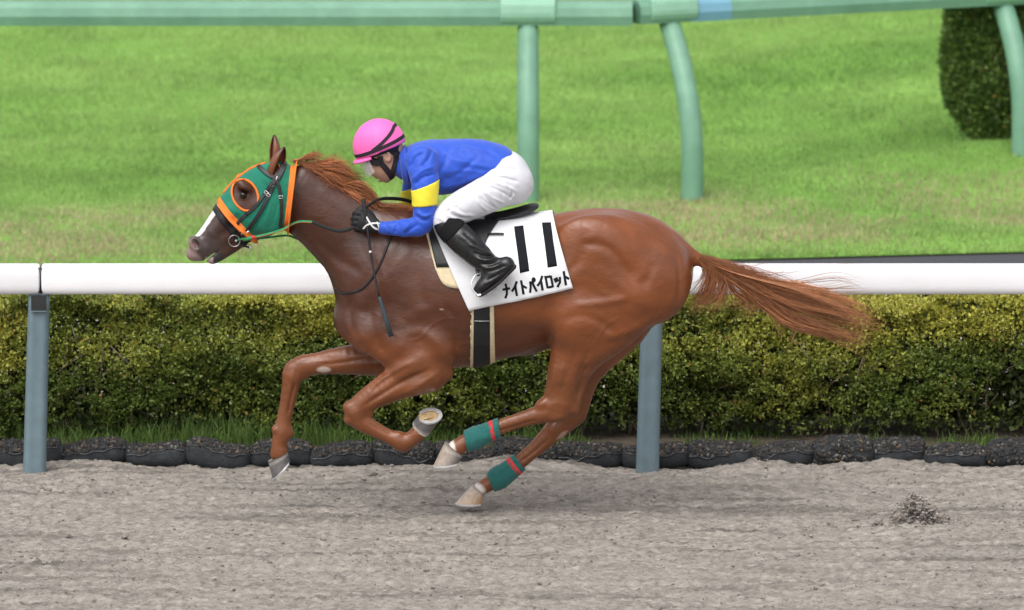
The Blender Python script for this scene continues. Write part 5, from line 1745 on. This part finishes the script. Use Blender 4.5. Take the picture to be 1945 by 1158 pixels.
for j in range(n_-1):
    for k_ in range(4): F.append((j*4+k_, j*4+(k_+1) % 4, (j+1)*4+(k_+1) % 4, (j+1)*4+k_))
F += [(0, 1, 2, 3), tuple((n_-1)*4+i for i in (3, 2, 1, 0))]
mb.add(V, F); pk_ = mb.build("peak", M_pink, hel)
mb = MB(); mb.tube([hp(-.012, .127, 0), hp(-.012, .132, 0)], [.011, .007], 10); mb.build("button", M_pink, hel)
# elastic band round the rim and a second band to the back
def hel_pt(a, e, off=.006):
    d = (fwd*math.cos(e)*math.cos(a)+latv*(-math.cos(e)*math.sin(a))+upv*math.sin(e)).normalized()
    p, n, i, di = B_hel.ray_cast(hc+upv*-.01, d)
    return (p if p is not None else hc+d*.115)+d*off
def band(path, w_):
    mb = MB(); pts = [hel_pt(a, e) for a, e in path]; V = []
    for i, p in enumerate(pts):
        t = (pts[min(i+1, len(pts)-1)]-pts[max(i-1, 0)]).normalized(); n2 = (p-hc).normalized(); s2 = t.cross(n2).normalized()
        V += [p-s2*w_-n2*.003, p-s2*w_*.8+n2*.001, p+s2*w_*.8+n2*.001, p+s2*w_-n2*.003]
    F = []
    for i in range(len(pts)-1):
        for k_ in range(4): F.append((i*4+k_, i*4+(k_+1) % 4, (i+1)*4+(k_+1) % 4, (i+1)*4+k_))
    mb.add(V, F); mb.build("elastic_band", M_elastic, hel, smooth=False)
band([(a, .03+.13*(1-math.cos(a))*.5) for a in np.linspace(0, 2*math.pi, 60)], .0090)
for s in (1, -1):
    band([(s*a, e) for a, e in zip(np.linspace(1.25, 2.75, 20), np.linspace(.10, .66, 20))], .0088)
band([(a, .66) for a in np.linspace(2.75, 2*math.pi-2.75, 8)], .0088)
# printed vent dashes in darker pink
mb = MB()
for i in range(7):
    for j in range(6):
        a = .75+.13*j; e = .22+.085*i
        p = hel_pt(a, e, .0046); q = hel_pt(a+.07, e+.012, .0046); mb.tube([p, q], .0007, 4)
vh = mb.build("vent_print", mat("dark_pink_print", (.55, .06, .25), rough=.8), hel)
# skull-cap edge, hair, goggles, chin strap, visor
V = []
for i in range(8):
    e = -.02-.42*i/7
    for j in range(40):
        a = 2*math.pi*j/40
        k_ = 1-.10*i/7
        cut = 1 if abs(math.cos(a)) < 2 else 0
        drop = .022+.052*(i/7)*(.5-.5*math.cos(a))**1.0 if True else 0
        bk = max(0.0, -math.cos(a)-.25)/.75
        V.append(hp(.105*k_*math.cos(a), -.012-.020*i/7-.055*(i/7)*bk, .090*k_*math.sin(a)))
o = link("hair", py_mesh("hair", V, grid_faces(8, 40, True), True), M_hairj, jock)
def face_pts(lst, off, n=16):
    R_ = ribbon_pts([B_body], lst, n, off); return R_
ribbon([B_body], [(700, 301), (708, 305), (716, 308), (722, 306)], 15, .006, "goggles", M_lens, jock, n=14, thick=.008, mirror=True)
ribbon([B_body], [(722, 296), (724, 308), (733, 320), (742, 332), (746, 343)], 11, .005, "chin_strap", M_elastic, hel, n=16, thick=.004, mirror=True)
ribbon([B_body], [(750, 288), (751, 302), (748, 318), (744, 333)], 10, .005, "chin_strap", M_elastic, hel, n=16, thick=.004, mirror=True)
V = []
for i in range(8):
    t = i/7
    for j in range(17):
        a = -1.0+2.0*j/16
        base_ = hp((.122-.016*t)*math.cos(a), -.028-.095*t*(.5+.5*math.cos(a)), .100*math.sin(a))
        V.append(base_)
o = link("visor", py_mesh("visor", V, grid_faces(8, 17), True), M_glass, hel); solidify(o, .0015, 0)

# hands in gloves, fingers closed on whip and reins
def glove(s):
    Y = s*.182; dx = 0 if s < 0 else 2; pr_ = []
    pr_ += chain([(713+dx, 430, 13, .026, Y), (702+dx, 424, 16.5, .024, Y), (690+dx, 417, 18, .022, Y)], k=.012)
    inn = -s*1.0
    for i in range(4):
        ky = 402+i*9.5; kx = 680-2.5*math.sin(i*1.0)+ (2 if i == 3 else 0)
        ln_ = (1.0, 1.1, 1.03, .85)[i]
        w_ = 5.0-.3*i
        pr_ += chain([(692+dx, ky+6, w_+1, .013, Y+inn*.004), (kx+dx, ky+2, w_+.8, .0125, Y+inn*.006), (kx-6*ln_+dx, ky+4, w_, .012, Y+inn*.022), (kx-4*ln_+dx, ky+6, w_-.3, .0115, Y+inn*.042), (kx+6+dx, ky+7, w_-.6, .011, Y+inn*.050)], k=.004, sub=3)
    pr_ += chain([(708+dx, 414, 7, .016, Y+inn*.012), (699+dx, 404, 6.5, .014, Y+inn*.02), (689+dx, 398, 5.5, .012, Y+inn*.026), (681+dx, 397, 4.5, .011, Y+inn*.03)], k=.005, sub=3)
    V_, F_, N_ = sdf_mesh(pr_, .004, 3)
    o = link("glove", np_mesh("glove", V_, F_), M_glove, jock)
    Bg = bvh_of(V_, F_)
    return o, Bg
gl, Bg = glove(-1); glove(1)
ribbon([Bg], [(721, 424), (706, 424), (696, 428), (690, 434)], 3.4, .0015, "glove_stripe", M_whitep, gl, n=14, thick=.0015)
ribbon([Bg], [(719, 436), (708, 430), (696, 412), (694, 405)], 3.4, .0015, "glove_stripe", M_whitep, gl, n=14, thick=.0015)
ribbon([Bg], [(722, 440), (719, 430), (716, 421)], 3.0, .0015, "glove_stripe", M_whitep, gl, n=8, thick=.0015)

# whip
whip = empty("whip", at(700, 440, -.17)); tag(whip, "thin black riding whip held point down in the jockey's hand", "whip")
p = [(690, 378, -.172), (693, 400, -.192), (698, 435, -.205), (704, 478, -.215), (711, 520, -.235), (720, 562, -.255)]
pts = [at(a, b, c) for a, b, c in spline(p, 24)]
mb = MB(); mb.tube(pts[:8], [.011]+[.010]*6+[.0075], 10); mb.build("handle", M_rubber, whip)
mb = MB(); mb.tube(pts[7:], [.0065]*9+[.0048]*8, 8); mb.build("shaft", M_leather, whip)
q1, q2 = pts[-1], at(743, 639, -.285)
mb = MB(); mb.tube([q1, q1.lerp(q2, .1), q1.lerp(q2, .55), q2], [.005, .009, .0105, .011], 8, flat=.4, ref=(1, 0, 0)); mb.build("flap", mat("whip_flap", (.028, .045, .052), rough=.6), whip)
mb = MB(); k1 = at(703, 476, -.216); k2 = at(704, 480, -.217); mb.tube([k1, k2], .0068, 8); mb.build("collar_ring", M_whitep, whip)
